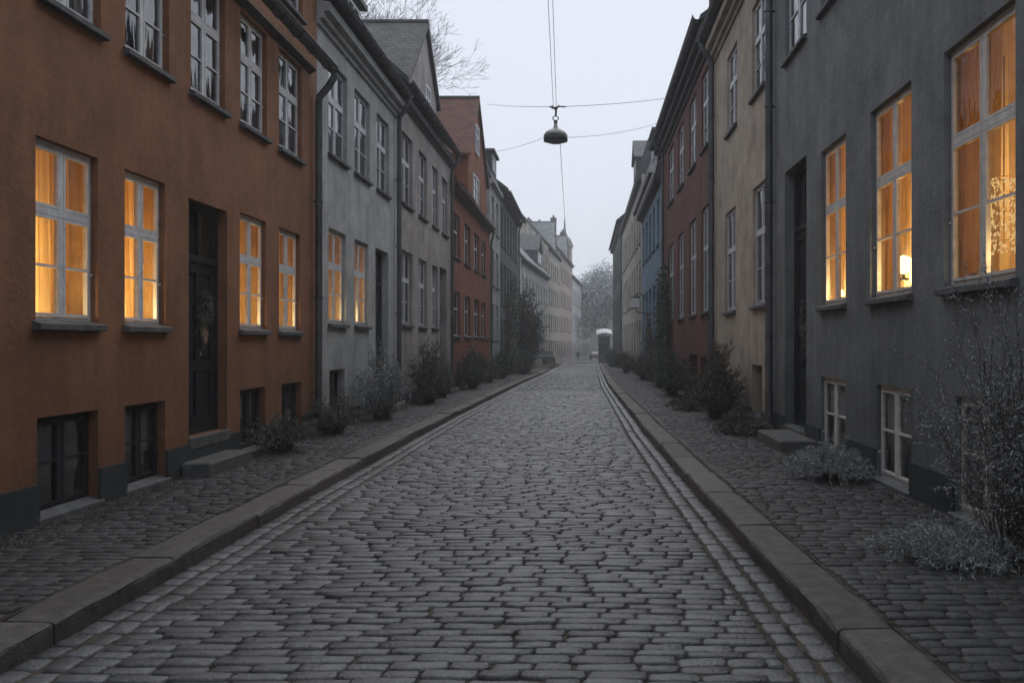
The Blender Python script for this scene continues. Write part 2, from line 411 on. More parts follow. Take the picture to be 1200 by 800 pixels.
# ------------------------------------------------------------------ a house
class House:
    def __init__(s,side,y0,y1,eave,wallmat,label,depth=8.0,zb=None,plane=None,root=None,group='row houses lining the street',rz=None):
        s.side=side; s.y0=y0; s.y1=y1; s.L=y1-y0; s.eave=eave; s.wm=wallmat; s.depth=depth
        s.ym=(y0+y1)/2; s.zb=(g(y1)-1.0) if zb is None else zb
        X=(DL if side<0 else DR) if plane is None else plane
        if root is None: loc=(X,s.ym,0); rz=-math.pi/2 if side<0 else math.pi/2
        else: loc=root
        s.root=empty('house',loc,rz); tag(s.root,label,'house',group)
        s.openings=[]; s.zg=g(s.ym)+.12
    def u(s,Y): return (s.ym-Y) if s.side<0 else (Y-s.ym)
    def open(s,ya,yb_,za,zb_,d=.18):
        a,b=sorted((s.u(ya),s.u(yb_))); s.openings.append((a,b,za,zb_,d)); return (a+b)/2,b-a
    def win(s,ya,yb_,za,zb_,inset=.1,**k):
        x,w=s.open(ya,yb_,za,zb_,inset+.07)
        return window(s.root,x,za,w,zb_-za,inset=inset,**k)
    def door(s,ya,yb_,za,zb_,inset=.28,**k):
        x,w=s.open(ya,yb_,za,zb_,inset+.08)
        return door(s.root,x,za,w,zb_-za,inset=inset,**k)
    def wall(s,plinth=None,top=None,gables=True,rise=None):
        hl=s.L/2; top=s.eave if top is None else top
        xs=sorted(set([-hl,hl]+[v for o in s.openings for v in o[:2]]))
        zs=sorted(set([s.zb,top]+[v for o in s.openings for v in o[2:4]]))
        mb=MB()
        idx={}
        def vid(x,z):
            if (x,z) not in idx: idx[(x,z)]=len(mb.v); mb.v.append((x,0,z))
            return idx[(x,z)]
        for i in range(len(xs)-1):
            for k in range(len(zs)-1):
                cx=(xs[i]+xs[i+1])/2; cz=(zs[k]+zs[k+1])/2
                if any(o[0]<cx<o[1] and o[2]<cz<o[3] for o in s.openings): continue
                mb.f.append((vid(xs[i],zs[k]),vid(xs[i+1],zs[k]),vid(xs[i+1],zs[k+1]),vid(xs[i],zs[k+1]))); mb.m.append(0)
        for a,b,c,d,dp in s.openings:
            for (p,q) in (((a,c),(a,d)),((b,d),(b,c)),((a,d),(b,d)),((b,c),(a,c))):
                mb.add([(p[0],0,p[1]),(q[0],0,q[1]),(q[0],-dp,q[1]),(p[0],-dp,p[1])],[(0,1,2,3)])
        D=-s.depth
        mb.add([(-hl,0,s.zb),(-hl,D,s.zb),(-hl,D,top),(-hl,0,top)],[(0,1,2,3)])
        mb.add([(hl,0,s.zb),(hl,D,s.zb),(hl,D,top),(hl,0,top)],[(0,1,2,3)])
        mb.add([(-hl,D,s.zb),(hl,D,s.zb),(hl,D,top),(-hl,D,top)],[(0,1,2,3)])
        if rise:
            for x in (-hl,hl): mb.add([(x,0,top),(x,D,top),(x,D/2,top+rise)],[(0,1,2)])
        else: mb.add([(-hl,0,top),(hl,0,top),(hl,D,top),(-hl,D,top)],[(0,1,2,3)])
        s.wallo=mb.build('wall',s.wm,s.root)
        if plinth is not None:
            zt=plinth
            cuts=sorted([(o[0],o[1]) for o in s.openings if o[2]<zt])
            x=-hl+.004
            for a,b in cuts+[(hl-.004,None)]:
                if a-x>.02: pb=MB(); pb.box(x,a-.001,.002,.028,s.zb,zt+rnd.uniform(-.006,.006)); pb.build('plinth',M['plinth'],s.root)
                x=(b or hl)+.001
    def roof(s,rise,m='slateroof',oh=.3,chim=(),sides=.05):
        hl=s.L/2+sides; e=s.eave; D=s.depth; t=.14
        k=rise/(D/2)
        y0=oh; z0=e+.02-oh*k*.35
        prof=[(y0,z0),(-D/2,e+rise+.1),(-D-oh,e-oh*k*.35),(-D-oh,e-oh*k*.35+t),(-D/2,e+rise+.1+t*1.3),(y0,z0+t)]
        mb=MB(); mb.prism(prof,-hl,hl,'x')
        o=mb.build('roof',M[m],s.root); uv(o)
        for (Y,dy,hh,cw) in chim:
            c=MB(); x=s.u(Y); zc=e+rise*(1-abs(dy+D/2)/(D/2))
            c.bbox(x-cw,x+cw,dy-.35,dy+.35,zc-.6,zc+hh,.02); c.box(x-cw-.06,x+cw+.06,dy-.41,dy+.41,zc+hh-.3,zc+hh-.18)
            for q in (-.5,.5): c.lathe([(.11,hh),(.10,hh+.32),(.07,hh+.33)],10,(x+q*cw,dy,zc))
            c.build('chimney',M['chimney'],o)
        s.roofo=o; return o
    def gutter(s,y=.33,z=None,x0=None,x1=None,r=.075,ext=.0,name='gutter'):
        z=s.eave if z is None else z
        a=-s.L/2-ext if x0 is None else x0; b=s.L/2+ext if x1 is None else x1
        mb=MB(); n=9; R=[(y+r*math.cos(math.pi+math.pi*i/(n-1)),z+r*math.sin(math.pi+math.pi*i/(n-1))) for i in range(n)]
        R2=[(y+(r-.012)*math.cos(math.pi+math.pi*i/(n-1)),z+(r-.012)*math.sin(math.pi+math.pi*i/(n-1))) for i in range(n)][::-1]
        mb.prism(R+R2,a,b,'x')
        mb.tube([(a,y+r,z),(b,y+r,z)],.014,6)
        k=a+.3
        while k<b:
            mb.tube([(k,y-r*1.0,z+.02),(k,y-r*1.08,z-.02),(k,y-.05,z-r-.01),(k,y+.05,z-r-.01),(k,y+r*1.08,z-.02)],.009,4); k+=.8
        return mb.build(name,M['zinc'],s.root,smooth=False)
    def cornice(s,z,steps=((.05,.0,.12),(.12,.12,.22),(.2,.22,.30)),m=None,x0=None,x1=None,name='cornice'):
        a=-s.L/2+.003 if x0 is None else x0; b=s.L/2-.003 if x1 is None else x1
        mb=MB()
        prof=[(-.004,z)]
        for out,lo,hi in steps: prof+=[(out,z+lo),(out,z+hi-.03)]
        prof+=[(-.004,z+steps[-1][2]-.0)]
        mb.prism(prof,a,b,'x'); return mb.build(name,m or s.wm,s.root)
    def pipe(s,Y,ztop,gy=.33,out=.1,r=.055,zbot=None):
        x=s.u(Y); zb=(g(Y)+.14) if zbot is None else zbot
        mb=MB()
        mb.tube([(x,gy,ztop-.05),(x,gy,ztop-.16),(x,gy*.6+out*.4,ztop-.33),(x,out+.01,ztop-.50),(x,out,ztop-.62),(x,out,zb+.16),(x,out+.03,zb+.06),(x,out+.11,zb+.0)],r,12)
        z=zb+.6
        while z<ztop-.8:
            mb.tube([(x,out,z),(x,out,z+.03)],r+.012,12); mb.box(x-.015,x+.015,0.001,out,z+.005,z+.025); z+=1.6
        mb.tube([(x,gy,ztop-.08),(x,gy,ztop+.0)],r+.02,12)
        return mb.build('drainpipe',M['zinc'],s.root,smooth=True)
M['chimney']=mat('chimney_brick',(.12,.11,.105),rough=.9,var=.3,scale=4,bump=.4,bscale=20)

def uv(o,s=1.0):                       # planar UV in metres for every face (tile patterns)
    me=o.data; ul=me.uv_layers.new(name='UVMap')
    for p in me.polygons:
        n=p.normal
        up=Vector((0,0,1)); a=up.cross(n)
        if a.length<1e-3: a=Vector((1,0,0))
        a.normalize(); b=n.cross(a)
        for li in p.loop_indices:
            c=me.vertices[me.loops[li].vertex_index].co
            ul.data[li].uv=(c.dot(a)*s,c.dot(b)*s)

# ------------------------------------------------------------------ LEFT ROW
h=House(-1,-3.0,15.94,8.5,M['orange'],'ochre orange stucco house with black door and five amber lit ground floor windows',depth=8)
o1=h
litL=[(7.78,8.78,2.2),(9.29,10.19,3.4),(12.39,13.42,2.6),(13.98,15.02,2.2)]
for a,b,p in litL: h.win(a,b,1.76,3.32,inset=.07,lit=p,ext=.2,label='window glowing amber')
for a,b in ((3.2,4.2),(5.0,6.0)): h.win(a,b,1.76,3.32,inset=.07)
d1=h.door(10.79,11.95,.50,3.26,inset=.12,transom=.62)
for a,b in ((6.3,7.3),(7.83,8.83),(9.3,10.28),(10.85,11.88),(12.42,13.45),(13.98,15.1)): h.win(a,b,4.5,6.0,inset=.07)
for a,b in ((10.85,11.88),(12.42,13.45),(14.05,15.15)): h.win(a,b,6.78,8.2,inset=.07)
for a,b in ((7.8,8.78),(9.29,10.19),(12.39,13.38),(14.1,15.08)): h.win(a,b,.13,.97,inset=.09,style='cell',fm='framedark',curtain='greyblind',sillout=.05)
h.wall(plinth=.42)
h.roof(2.9,'redtile',chim=((4,-3,1.3,.4),))
h.gutter(z=8.5); h.gutter(y=.36,z=6.16,r=.095,x0=h.u(15.6),x1=h.u(0),name='gutter'); h.cornice(6.06,((.04,0,.05),(.10,.05,.10)),M['gutterdark'],x0=h.u(15.6),name='ledge')
h.pipe(15.72,6.2,gy=.36,r=.06)

h=House(-1,15.96,22.74,7.55,M['grey'],'grey stucco house with a moulded cornice next to the ochre orange house')
o2=h
for a,b,p in ((16.68,17.91,2.0),(18.57,19.78,2.0)): h.win(a,b,1.93,3.65,inset=.08,lit=p,label='window glowing amber behind half drawn curtains')
h.door(20.43,21.76,.32,3.66,inset=.15,transom=.7)
for a,b in ((16.68,18.0),(18.57,19.9),(20.55,21.85)): h.win(a,b,4.97,6.64,inset=.08)
h.win(16.74,17.81,.35,1.1,inset=.14,style='cell',fm='framedark',curtain='none')
h.wall(plinth=.34)
r=h.roof(3.0,'slateroof',chim=((18.5,-4,.9,.4),))
h.gutter(y=.32,z=7.55,r=.09); h.cornice(7.02,((.05,0,.12),(.12,.10,.24),(.22,.22,.40)))
h.pipe(22.55,7.5,gy=.32)
# small dormer near the far end of the grey house
def dormer(house,Ya,Yb,yf,z0,z1,depth,m,roofm='slateroof',style='far',win=True,flat=True):
    a,b=sorted((house.u(Ya),house.u(Yb))); mb=MB()
    mb.box(a,b,yf-depth,yf,z0,z1)
    o=mb.build('dormer',m,house.root)
    rf=MB()
    if flat: rf.box(a-.12,b+.12,yf-depth,yf+.15,z1+.002,z1+.12)
    else: rf.prism([(a-.15,z1-.02),((a+b)/2,z1+(b-a)*.42),(b+.15,z1-.02),(b+.15,z1+.08),((a+b)/2,z1+(b-a)*.42+.12),(a-.15,z1+.08)],yf-depth,yf+.15,'y')
    rr_=rf.build('dormer_roof',M[roofm],o); uv(rr_)
    if win:
        wb=MB(); zc0,zc1=z0+.42*(z1-z0),z1-.12; w=(b-a)
        rect_frame(wb,a+.15*w,b-.15*w,zc0,zc1,.06,yf+.002,yf+.04); wb.box((a+b)/2-.03,(a+b)/2+.03,yf+.002,yf+.036,zc0+.06,zc1-.06)
        pw=MB(); pw.box(a+.15*w+.05,b-.15*w-.05,yf+.001,yf+.012,zc0+.05,zc1-.05)
        wb.build('window_frame',M['frame'],o); pw.build('pane',M['farglass'],o)
    return o
dormer(h,20.7,22.2,-.75,7.9,9.45,2.6,M['gutterdark'])

h=House(-1,22.76,31.86,7.95,M['mauve'],'mauve grey stucco house with a steep grey tiled cross gable')
o3=h
for a,b in ((23.4,24.8),(25.75,27.1),(27.96,29.1)): h.win(a,b,2.04,3.92,inset=.09)
h.door(29.5,31.0,.15,3.98,inset=.25,transom=1.45)
for a,b in ((23.4,24.85),(25.75,27.1),(28.05,29.15),(29.9,31.2)): h.win(a,b,5.1,6.9,inset=.09)
h.wall(plinth=.3)
h.roof(3.6,'slateroof'); h.gutter(y=.3,z=7.95,r=.09); h.cornice(7.5,((.05,0,.1),(.16,.1,.3)),M['gutterdark'])
h.pipe(31.6,7.9,gy=.3)
def crossgable(house,Yn,Yf,Yap,zn,zf,zap,yf,yb,wallm,roofm,z0,wins=(),oh=.12,name='gable'):
    """a gable facing the street: front plane yf, back yb (local); near/far eaves and apex"""
    mb=MB(); un,uf,ua=house.u(Yn),house.u(Yf),house.u(Yap)
    prof=[(un,z0),(un,zn),(ua,zap),(uf,zf),(uf,z0)]
    mb.prism(prof,yb,yf,'y')
    o=mb.build(name,wallm,house.root)
    rb=MB(); t=.13; s1=1 if un<ua else -1
    kn=(zap-zn)/abs(un-ua); kf=(zap-zf)/abs(uf-ua); e=.22
    rb.prism([(un-s1*e,zn-kn*e+.01),(ua,zap+.01),(ua,zap+t*1.5),(un-s1*e,zn-kn*e+t)],yb-.1,yf+oh,'y')
    rb.prism([(uf+s1*e,zf-kf*e+.01),(ua+s1*.002,zap+.01),(ua+s1*.002,zap+t*1.5),(uf+s1*e,zf-kf*e+t)],yb-.1,yf+oh,'y')
    r_=rb.build('gable_roof',M[roofm],o); uv(r_)
    rg=MB(); rg.tube([(ua,yb-.1,zap+t*1.4),(ua,yf+oh,zap+t*1.4)],.09,8); rg.build('ridge_cap',M['gutterdark'],o)
    for a,b,c,d in wins:
        x0,x1=sorted((house.u(a),house.u(b))); wb=MB()
        rect_frame(wb,x0,x1,c,d,.09,yf+.002,yf+.06); wb.box((x0+x1)/2-.05,(x0+x1)/2+.05,yf+.002,yf+.05,c+.09,d-.09); wb.box(x0+.09,x1-.09,yf+.002,yf+.048,c+(d-c)*.6,c+(d-c)*.6+.07)
        wb.build('window_frame',M['frame'],o); pw=MB(); pw.box(x0+.05,x1-.05,yf+.001,yf+.02,c+.05,d-.05); pw.build('pane',M['farglass'],o)
    return o
crossgable(h,25.6,31.7,29.4,8.3,9.6,11.44,-.45,-2.85,M['mauve'],'greytile',7.0,wins=((29.3,30.2,8.6,9.7),))

h=House(-1,31.88,45.08,7.0,M['red'],'brick red stucco house with a tall red tiled gable facing the street')
o4=h
for a,b in ((32.5,34.3),(35.55,37.4),(38.65,40.6),(41.4,43.2)): h.win(a,b,1.82,3.4,inset=.1,style='far'); h.win(a,b,4.6,6.15,inset=.1,style='far')
h.wall(plinth=.25)
h.roof(3.6,'redtile',chim=((34.5,-4,1.0,.4),)); h.cornice(6.78,((.06,0,.1),(.2,.1,.28)),M['maroon'])
crossgable(h,36.8,43.6,39.7,9.06,8.9,11.75,-.006,-4.4,M['red'],'redtile',7.08,wins=((38.2,40.1,7.12,8.5),(38.9,40.2,9.5,10.7)))
h.pipe(44.8,6.9,gy=.2)
h.gutter(y=.25,z=7.06,r=.08,x0=h.u(36.5),x1=h.u(32.0))

h=House(-1,45.1,50.4,9.5,M['palegrey'],'narrow pale grey house with a dark mansard beside the red gabled house')
for a,b in ((45.9,47.3),(48.2,49.6)):
    for z0,z1 in ((1.7,3.5),(4.4,6.2),(7.1,8.8)): h.win(a,b,z0,z1,inset=.1,style='far')
h.wall(plinth=.2); h.cornice(9.2,((.06,0,.1),(.2,.1,.28)))
mb=MB(); mb.prism([(.1,9.5),(-.5,11.3),(-4,11.9),(-7.5,11.3),(-8,9.5)],-2.6,2.6,'x'); uv(mb.build('roof',M['slateroof'],h.root))
dormer(h,46.2,48.6,-.02,9.52,11.0,2,M['gutterdark'])

h=House(-1,50.42,64.1,9.85,M['green'],'weathered green grey house with tall dark windows at the bend')
k=51.1
while k<63:
    for z0,z1 in ((.3,2.9),(3.7,6.0),(6.9,9.0)): h.win(k,k+1.25,z0,z1,inset=.12,style='far',fm='framedark' if z0<1 else 'frame')
    k+=2.1
h.wall(); h.roof(3.2,'slateroof',oh=.45,chim=((54,-1.6,.8,.35),)); h.cornice(9.4,((.06,0,.1),(.25,.1,.4)),M['gutterdark']); h.pipe(63.9,9.8,gy=.3); h.gutter(y=.5,z=9.75)

# the far left row, turned into the bend
P0=Vector((-5.3,78.0)); P1=Vector((1.1,192.0)); dv=(P1-P0); LEN=dv.length; dv/=LEN
th=-math.atan2(dv.x,dv.y)
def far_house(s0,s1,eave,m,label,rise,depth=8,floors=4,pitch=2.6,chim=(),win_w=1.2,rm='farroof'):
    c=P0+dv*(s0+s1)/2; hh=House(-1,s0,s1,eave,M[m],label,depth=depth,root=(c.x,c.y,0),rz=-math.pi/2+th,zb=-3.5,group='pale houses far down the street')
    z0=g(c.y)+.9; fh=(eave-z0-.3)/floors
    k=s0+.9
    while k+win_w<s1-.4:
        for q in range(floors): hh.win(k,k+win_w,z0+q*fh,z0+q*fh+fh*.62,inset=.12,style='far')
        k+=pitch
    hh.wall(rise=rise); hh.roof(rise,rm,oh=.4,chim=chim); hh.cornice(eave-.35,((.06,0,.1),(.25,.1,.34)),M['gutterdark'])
    return hh
f1=far_house(0,24,8.6,'white','low off white house at the start of the far row with a grey roof',4.4,floors=3)
dormer(f1,14,18,-.1,8.6,10.6,3,M['slateroof'],flat=False)
f2=far_house(24.05,40,12.0,'beige','tall beige house in the far row with broad slate roof',4.6,chim=((36,-2.2,1.6,.5),))
f3=far_house(40.05,62,12.9,'pinkish','faded pink tall house in the far row with two chimneys',4.2,chim=((44,-1.2,3.6,.4),(55.2,-.9,3.4,.4)))
crossgable(f2,28,34.5,31.2,12.2,12.2,15.4,-.01,-5,M['beige'],'farroof',11.5,wins=((30,32.4,12.6,14.4),))
crossgable(f3,47.5,53.5,50.5,13.1,13.1,16.0,-.01,-5,M['pinkish'],'farroof',12.2,wins=((49.4,51.6,13.4,15.0),))
mb=MB(); mb.lathe([(1.1,12.0),(1.1,15.2),(1.25,15.3),(1.2,15.5)],8,(f3.u(58.5),-.9,0)); tt=mb.build('turret',M['pinkish'],f3.root)
mb=MB(); mb.lathe([(1.35,15.5),(.9,16.6),(.35,17.2),(.12,18.2),(.05,19.6),(0,19.7)],8,(f3.u(58.5),-.9,0)); mb.build('spire',M['farroof'],tt)
f4=far_house(62.05,86,11.4,'white','pale house beyond the faded pink one in the far row',3.6,floors=3)
f5=far_house(86.05,114,10.2,'beige','last pale house at the end of the far row',3.4,floors=3)

# ------------------------------------------------------------------ RIGHT ROW
h=House(1,-3,15.98,9.4,M['slate'],'dark grey stucco house with a black door and three tall amber lit windows')
R1=h
for (a,b,p) in ((6.97,8.36,2.3),(9.19,10.51,4.2),(11.5,12.71,4.6)): h.win(a,b,2.07,4.17,inset=.065,lit=p,ext=.42,fm='framewarm',label='window glowing amber')
for (a,b) in ((2.2,3.6),(4.6,6.0)): h.win(a,b,2.07,4.17,inset=.065)
h.door(13.54,15.0,.30,4.3,inset=.15,transom=.9)
for a,b in ((2.2,3.6),(4.6,6.0),(6.97,8.36),(9.19,10.51),(11.5,12.71),(13.54,14.95)): h.win(a,b,6.03,8.1,inset=.065)
for a,b in ((11.5,12.71),(9.19,10.29),(7.04,8.1)): h.win(a,b,.13,1.14,inset=.05,style='cell',fm='framewarm',curtain='blind',sillout=.06)
h.wall(plinth=.44); h.roof(2.9,'slateroof'); h.gutter(z=9.4); h.pipe(15.78,9.3,r=.065)

h=House(1,16.0,23.14,9.0,M['tan'],'tan stucco house with a moulded cornice and roof dormer')
R2=h
h.win(16.45,17.85,2.27,4.5,inset=.065); h.win(19.89,21.4,2.27,4.5,inset=.065)
h.win(16.6,17.95,6.2,7.95,inset=.065); h.win(19.7,21.1,6.2,7.95,inset=.065)
h.win(16.92,17.96,.23,1.18,inset=.2,style='cell',fm='framedark',curtain='none')
h.wall(plinth=.35); h.roof(3,'slateroof',oh=.25); h.gutter(y=.34,z=9.02,r=.1); h.cornice(8.45,((.05,0,.12),(.13,.10,.26),(.24,.24,.46)))
dormer(h,21.2,22.6,-.15,9.1,11.2,2.5,M['white'])
h.pipe(22.95,8.98,gy=.34,r=.07)
mb=MB(); mb.bbox(h.u(22.75),h.u(23.3),-3.2,.12,8.9,11.9,.05); mb.build('fire_gable',M['gutterdark'],h.root)

h=House(1,23.16,39.1,9.6,M['maroon'],'red brown stucco house with eight tall windows and a long gutter')
R3=h
for a,b in ((24.2,25.7),(26.9,28.7),(30.3,32.1),(33.7,35.8)):
    h.win(a,b,2.4,5.2,inset=.065); h.win(a,b,6.75,8.8,inset=.065)
h.door(26.67,28.6,.1,1.25,inset=.3,transom=.2)
h.win(24.44,25.88,.45,1.2,inset=.2,style='cell',fm='framedark',curtain='none')
h.wall(plinth=.2); h.roof(3,'slateroof',oh=.35); h.gutter(y=.42,z=9.66,r=.11); h.cornice(9.05,((.06,0,.16),(.18,.14,.34),(.32,.32,.54)),M['gutterdark'])
h.pipe(37.2,9.6,gy=.42)

h=House(1,39.12,52.5,8.7,M['blue'],'blue stucco house with a steep grey slate mansard')
R4=h
k=40.1
while k<51:
    h.win(k,k+1.5,5.8,7.8,inset=.14,style='far'); h.win(k,k+1.5,1.6,4.2,inset=.14,style='far',fm='framedark'); k+=2.5
h.wall(plinth=.1); h.cornice(8.25,((.06,0,.12),(.3,.12,.42)),M['gutterdark']); h.gutter(y=.42,z=8.72)
mb=MB(); mb.prism([(.25,8.7),(-.2,10.9),(-4,12.0),(-8,8.7)],-6.6,6.6,'x'); uv(mb.build('roof',M['slateroof'],h.root))
dormer(h,41.2,43.4,.1,9.0,10.9,2,M['palegrey'])

h=House(1,52.52,79.9,11.0,M['beige'],'weathered beige house with tall openings under a steep grey roof')
R5=h
k=53.6
while k<78:
    for z0,z1 in ((.6,3.2),(4.2,6.6),(7.6,9.9)): h.win(k,k+1.35,z0-.3,z1-.3,inset=.16,style='far')
    k+=2.9
h.wall(); h.cornice(10.6,((.06,0,.12),(.25,.12,.4)),M['gutterdark']); h.pipe(79.6,10.9)
mb=MB(); mb.prism([(.28,11.0),(-.35,13.0),(-4,14.0),(-8,11.0)],-13.6,13.6,'x'); uv(mb.build('roof',M['slateroof'],h.root))
dormer(h,58,61,.0,11.3,13.0,2,M['gutterdark'],flat=False)
h=House(1,79.92,106,12.0,M['green'],'last dark stone house at the right end of the street')
k=81
while k<104:
    for z0,z1 in ((.4,3.0),(4.0,6.4),(7.6,10.4)): h.win(k,k+1.35,z0-.3,z1-.3,inset=.16,style='far')
    k+=3.2
h.wall(); h.roof(3.4,'slateroof',oh=.5); h.cornice(11.5,((.06,0,.12),(.3,.12,.5)),M['gutterdark'])

# ------------------------------------------------------------------ door steps
def step(label,x0,x1,y0,y1,z1):
    mb=MB(); mb.bbox(x0,x1,y0,y1,.02 if y0<16 else g(y0)+.02,z1,.018)
    vs=[]
    o=tag(mb.build('door_step',M['step']),label,'step','stone door steps'); return o
step('worn stone step below the black door of the ochre orange house',DL+.034,-4.19,10.5,11.85,.25)
step('broad stone step below the black door of the dark grey house',2.66,DR-.034,12.75,14.45,.26)
step('low stone step below the dark door of the grey house',DL+.034,-4.15,20.2,21.9,.22)
step('low stone step below the door of the mauve grey house',DL+.034,-4.15,29.3,31.1,.12)

# ------------------------------------------------------------------ GROUND, KERBS AND SETTS
def kx_r(y): return float(np.interp(y,[-5,4,8,12,17,40,73,110],[1.40,1.36,1.25,1.16,1.07,1.02,1.30,1.7]))
def kx_l(y): return float(np.interp(y,[-5,4,10,17,42,73,110],[-2.84,-2.86,-2.9,-2.86,-2.88,-2.6,-2.2]))
stone_m=mat('granite_sett',(.080,.088,.098),rough=.40,spec=.5,var=.25,scale=14,bump=.6,bscale=42,island=.34,macro=.3)
walk_m=mat('pavement_sett',(.041,.045,.049),rough=.58,spec=.4,var=.3,scale=12,bump=.7,bscale=42,island=.34,macro=.35)
joint_m=mat('earth_joint',(.075,.066,.056),rough=.95,spec=.1,var=.5,scale=9,bump=.8,bscale=60)
kerb_m=mat('kerb_granite',(.086,.081,.077),rough=.62,spec=.35,var=.35,scale=9,bump=.6,bscale=70,island=.28)
earth_m=mat('ground_earth',(.06,.055,.045),rough=.95,var=.4,scale=1.5,bump=.4)

def grid_sheet(name,xl,xr,ys,m,dz,nx=8,cross=None):
    mb=MB(); n=nx+1
    for y in ys:
        a,b=xl(y),xr(y)
        for i in range(n):
            t=i/nx; x=a+(b-a)*t
            mb.v.append((x,y,g(y)+dz+(cross(t)+.010*.8*math.sin(x*1.3+y*.7)*math.sin(y*.45-x*.6) if cross else 0)))
    for j in range(len(ys)-1):
        for i in range(nx):
            a=j*n+i; mb.f.append((a,a+1,a+n+1,a+n)); mb.m.append(0)
    return mb
ys=[-6+.5*i for i in range(60)]+[24+2*i for i in range(50)]+[124+6*i for i in range(14)]
camber=lambda t: -.05*(2*t-1)**2+.0
def far_r(y): return kx_r(y)

def stones(name,xs0,ys,wid,dep,mat_,zf,rot=None,ntmpl=12,dome=True,parts=None):
    """many rounded setts in one sheet; arrays of centres, half sizes"""
    n=len(xs0)
    R=np.random.RandomState(len(xs0))
    hx=wid/2; hy=dep/2
    if ntmpl==12:
        cor=[(1,0),(.93,.38),(.62,.9)]     # placeholder for a corner arc
        th=[]
        for q in range(4):
            for a in (18,43,72): th.append(math.radians(q*90+a))
    else:
        th=[math.radians(q*90+a) for q in range(4) for a in (20,70)]
    th=np.array(th); T=len(th)
    p=11.0
    ct,st=np.cos(th),np.sin(th)
    rad=(np.abs(ct)**p+np.abs(st)**p)**(-1/p)
    ux,uy=ct*rad,st*rad                      # squarish outline in unit box
    jit=R.uniform(-.0055,.0055,(n,T,2))
    px=ux[None,:]*hx[:,None]+jit[:,:,0]; py=uy[None,:]*hy[:,None]+jit[:,:,1]
    rt=R.normal(0,.012,n) if rot is None else rot
    c,s=np.cos(rt)[:,None],np.sin(rt)[:,None]
    tx=R.normal(0,.013,n); ty=R.normal(0,.016,n); dz=R.normal(0,.0032,n)
    rings=[(1.0,-.055,0),(1.0,-.016,0),(.93,-.005,.006),(.80,.0,.012)] if dome else [(1.0,-.05,0),(.98,-.010,0),(.82,.0,.0)]
    V=[]
    for sc_,z,ins in rings:
        lx=np.sign(px)*np.maximum(np.abs(px)*1.0-(1-sc_)*hy.mean()*1.0,0.004) ; ly=np.sign(py)*np.maximum(np.abs(py)-(1-sc_)*hy.mean(),.004)
        gx=xs0[:,None]+lx*c-ly*s; gy=ys[:,None]+lx*s+ly*c
        zz=zf(xs0,ys)[:,None]+z+dz[:,None]+tx[:,None]*lx+ty[:,None]*ly+(R.uniform(-.0015,.0015,gx.shape) if z>-.02 else 0)
        V.append(np.stack([gx,gy,zz],-1))
    nr=len(rings)
    V=np.concatenate(V,1)                    # n, T*nr, 3
    if dome:
        cen=np.stack([xs0,ys,zf(xs0,ys)+dz+.004],-1)[:,None,:]; V=np.concatenate([V,cen],1)
    nv=V.shape[1]
    quads=[]
    for r_ in range(nr-1):
        for k in range(T):
            j=(k+1)%T; quads.append((r_*T+k,r_*T+j,(r_+1)*T+j,(r_+1)*T+k))
    quads=np.array(quads)
    base=(np.arange(n)*nv)[:,None]
    li=(quads.reshape(-1)[None,:]+base)
    loops=[li]; 
    if dome:
        tri=np.array([((nr-1)*T+k,(nr-1)*T+(k+1)%T,nr*T) for k in range(T)])
        l2=tri.reshape(-1)[None,:]+base; per=np.concatenate([np.full(len(quads),4),np.full(T,3)])
    else:
        cap=np.arange((nr-1)*T,nr*T); l2=cap[None,:]+base; per=np.concatenate([np.full(len(quads),4),[T]])
    L_=np.concatenate([li,l2],1).reshape(-1)
    tot=np.tile(per,n); start=np.concatenate([[0],np.cumsum(tot)[:-1]])
    return V.reshape(-1,3),L_,start,tot
def make_mesh(name,chunks,mat_):
    vs=[];ls=[];st=[];to=[];vo=0;lo=0
    for v,l,s_,t in chunks:
        vs.append(v); ls.append(l+vo); st.append(s_+lo); to.append(t); vo+=len(v); lo+=len(l)
    v=np.concatenate(vs);l=np.concatenate(ls);s_=np.concatenate(st);t=np.concatenate(to)
    me=bpy.data.meshes.new(name)
    me.vertices.add(len(v)); me.vertices.foreach_set('co',v.astype(np.float32).ravel())
    me.loops.add(len(l)); me.loops.foreach_set('vertex_index',l.astype(np.int32))
    me.polygons.add(len(s_)); me.polygons.foreach_set('loop_start',s_.astype(np.int32)); me.polygons.foreach_set('loop_total',t.astype(np.int32))
    me.polygons.foreach_set('use_smooth',np.ones(len(s_),bool))
    me.update(calc_edges=True); me.validate()
    me.materials.append(mat_)
    o=bpy.data.objects.new(name,me); C.objects.link(o); return o
gv=np.vectorize(g)
def rows(y0,y1,pitch,xl,xr,wmin,wmax,gap,R,wob=.02,ph=0):
    X=[];Y=[];W=[];D=[]
    y=y0
    while y<y1:
        p=pitch*R.uniform(.88,1.12); yc=y+p/2; a,b=xl(yc),xr(yc); x=a-R.uniform(0,wmin*.6)
        first=True
        while x<b-.03:
            w=R.uniform(wmin,wmax); 
            if R.random()<.12: w*=1.25
            e=min(x+w,b); s_=max(x,a)
            if b-e<.07: e=b
            if e-s_>.06:
                xc=(s_+e)/2; X.append(xc); W.append(e-s_-gap*R.uniform(.15,.8)); D.append(p-gap*R.uniform(1.0,1.5))
                t=(xc-a)/(b-a)
                Y.append(yc+wob*math.sin(xc*1.1+yc*.35+ph)+R.uniform(-.004,.004))
            x=e if e==b else x+w
        y+=p
    return [np.array(q) for q in (X,Y,W,D)]
Rr=random.Random(3)
GW=.155                                     # width of one gutter course
kl=np.vectorize(kx_l); kr=np.vectorize(kx_r)
def road_z(x,y):
    a,b=kl(y),kr(y); t=(x-a)/(b-a)
    return gv(y)-.018*(2*t-1)**2+.010*mn(x,y)
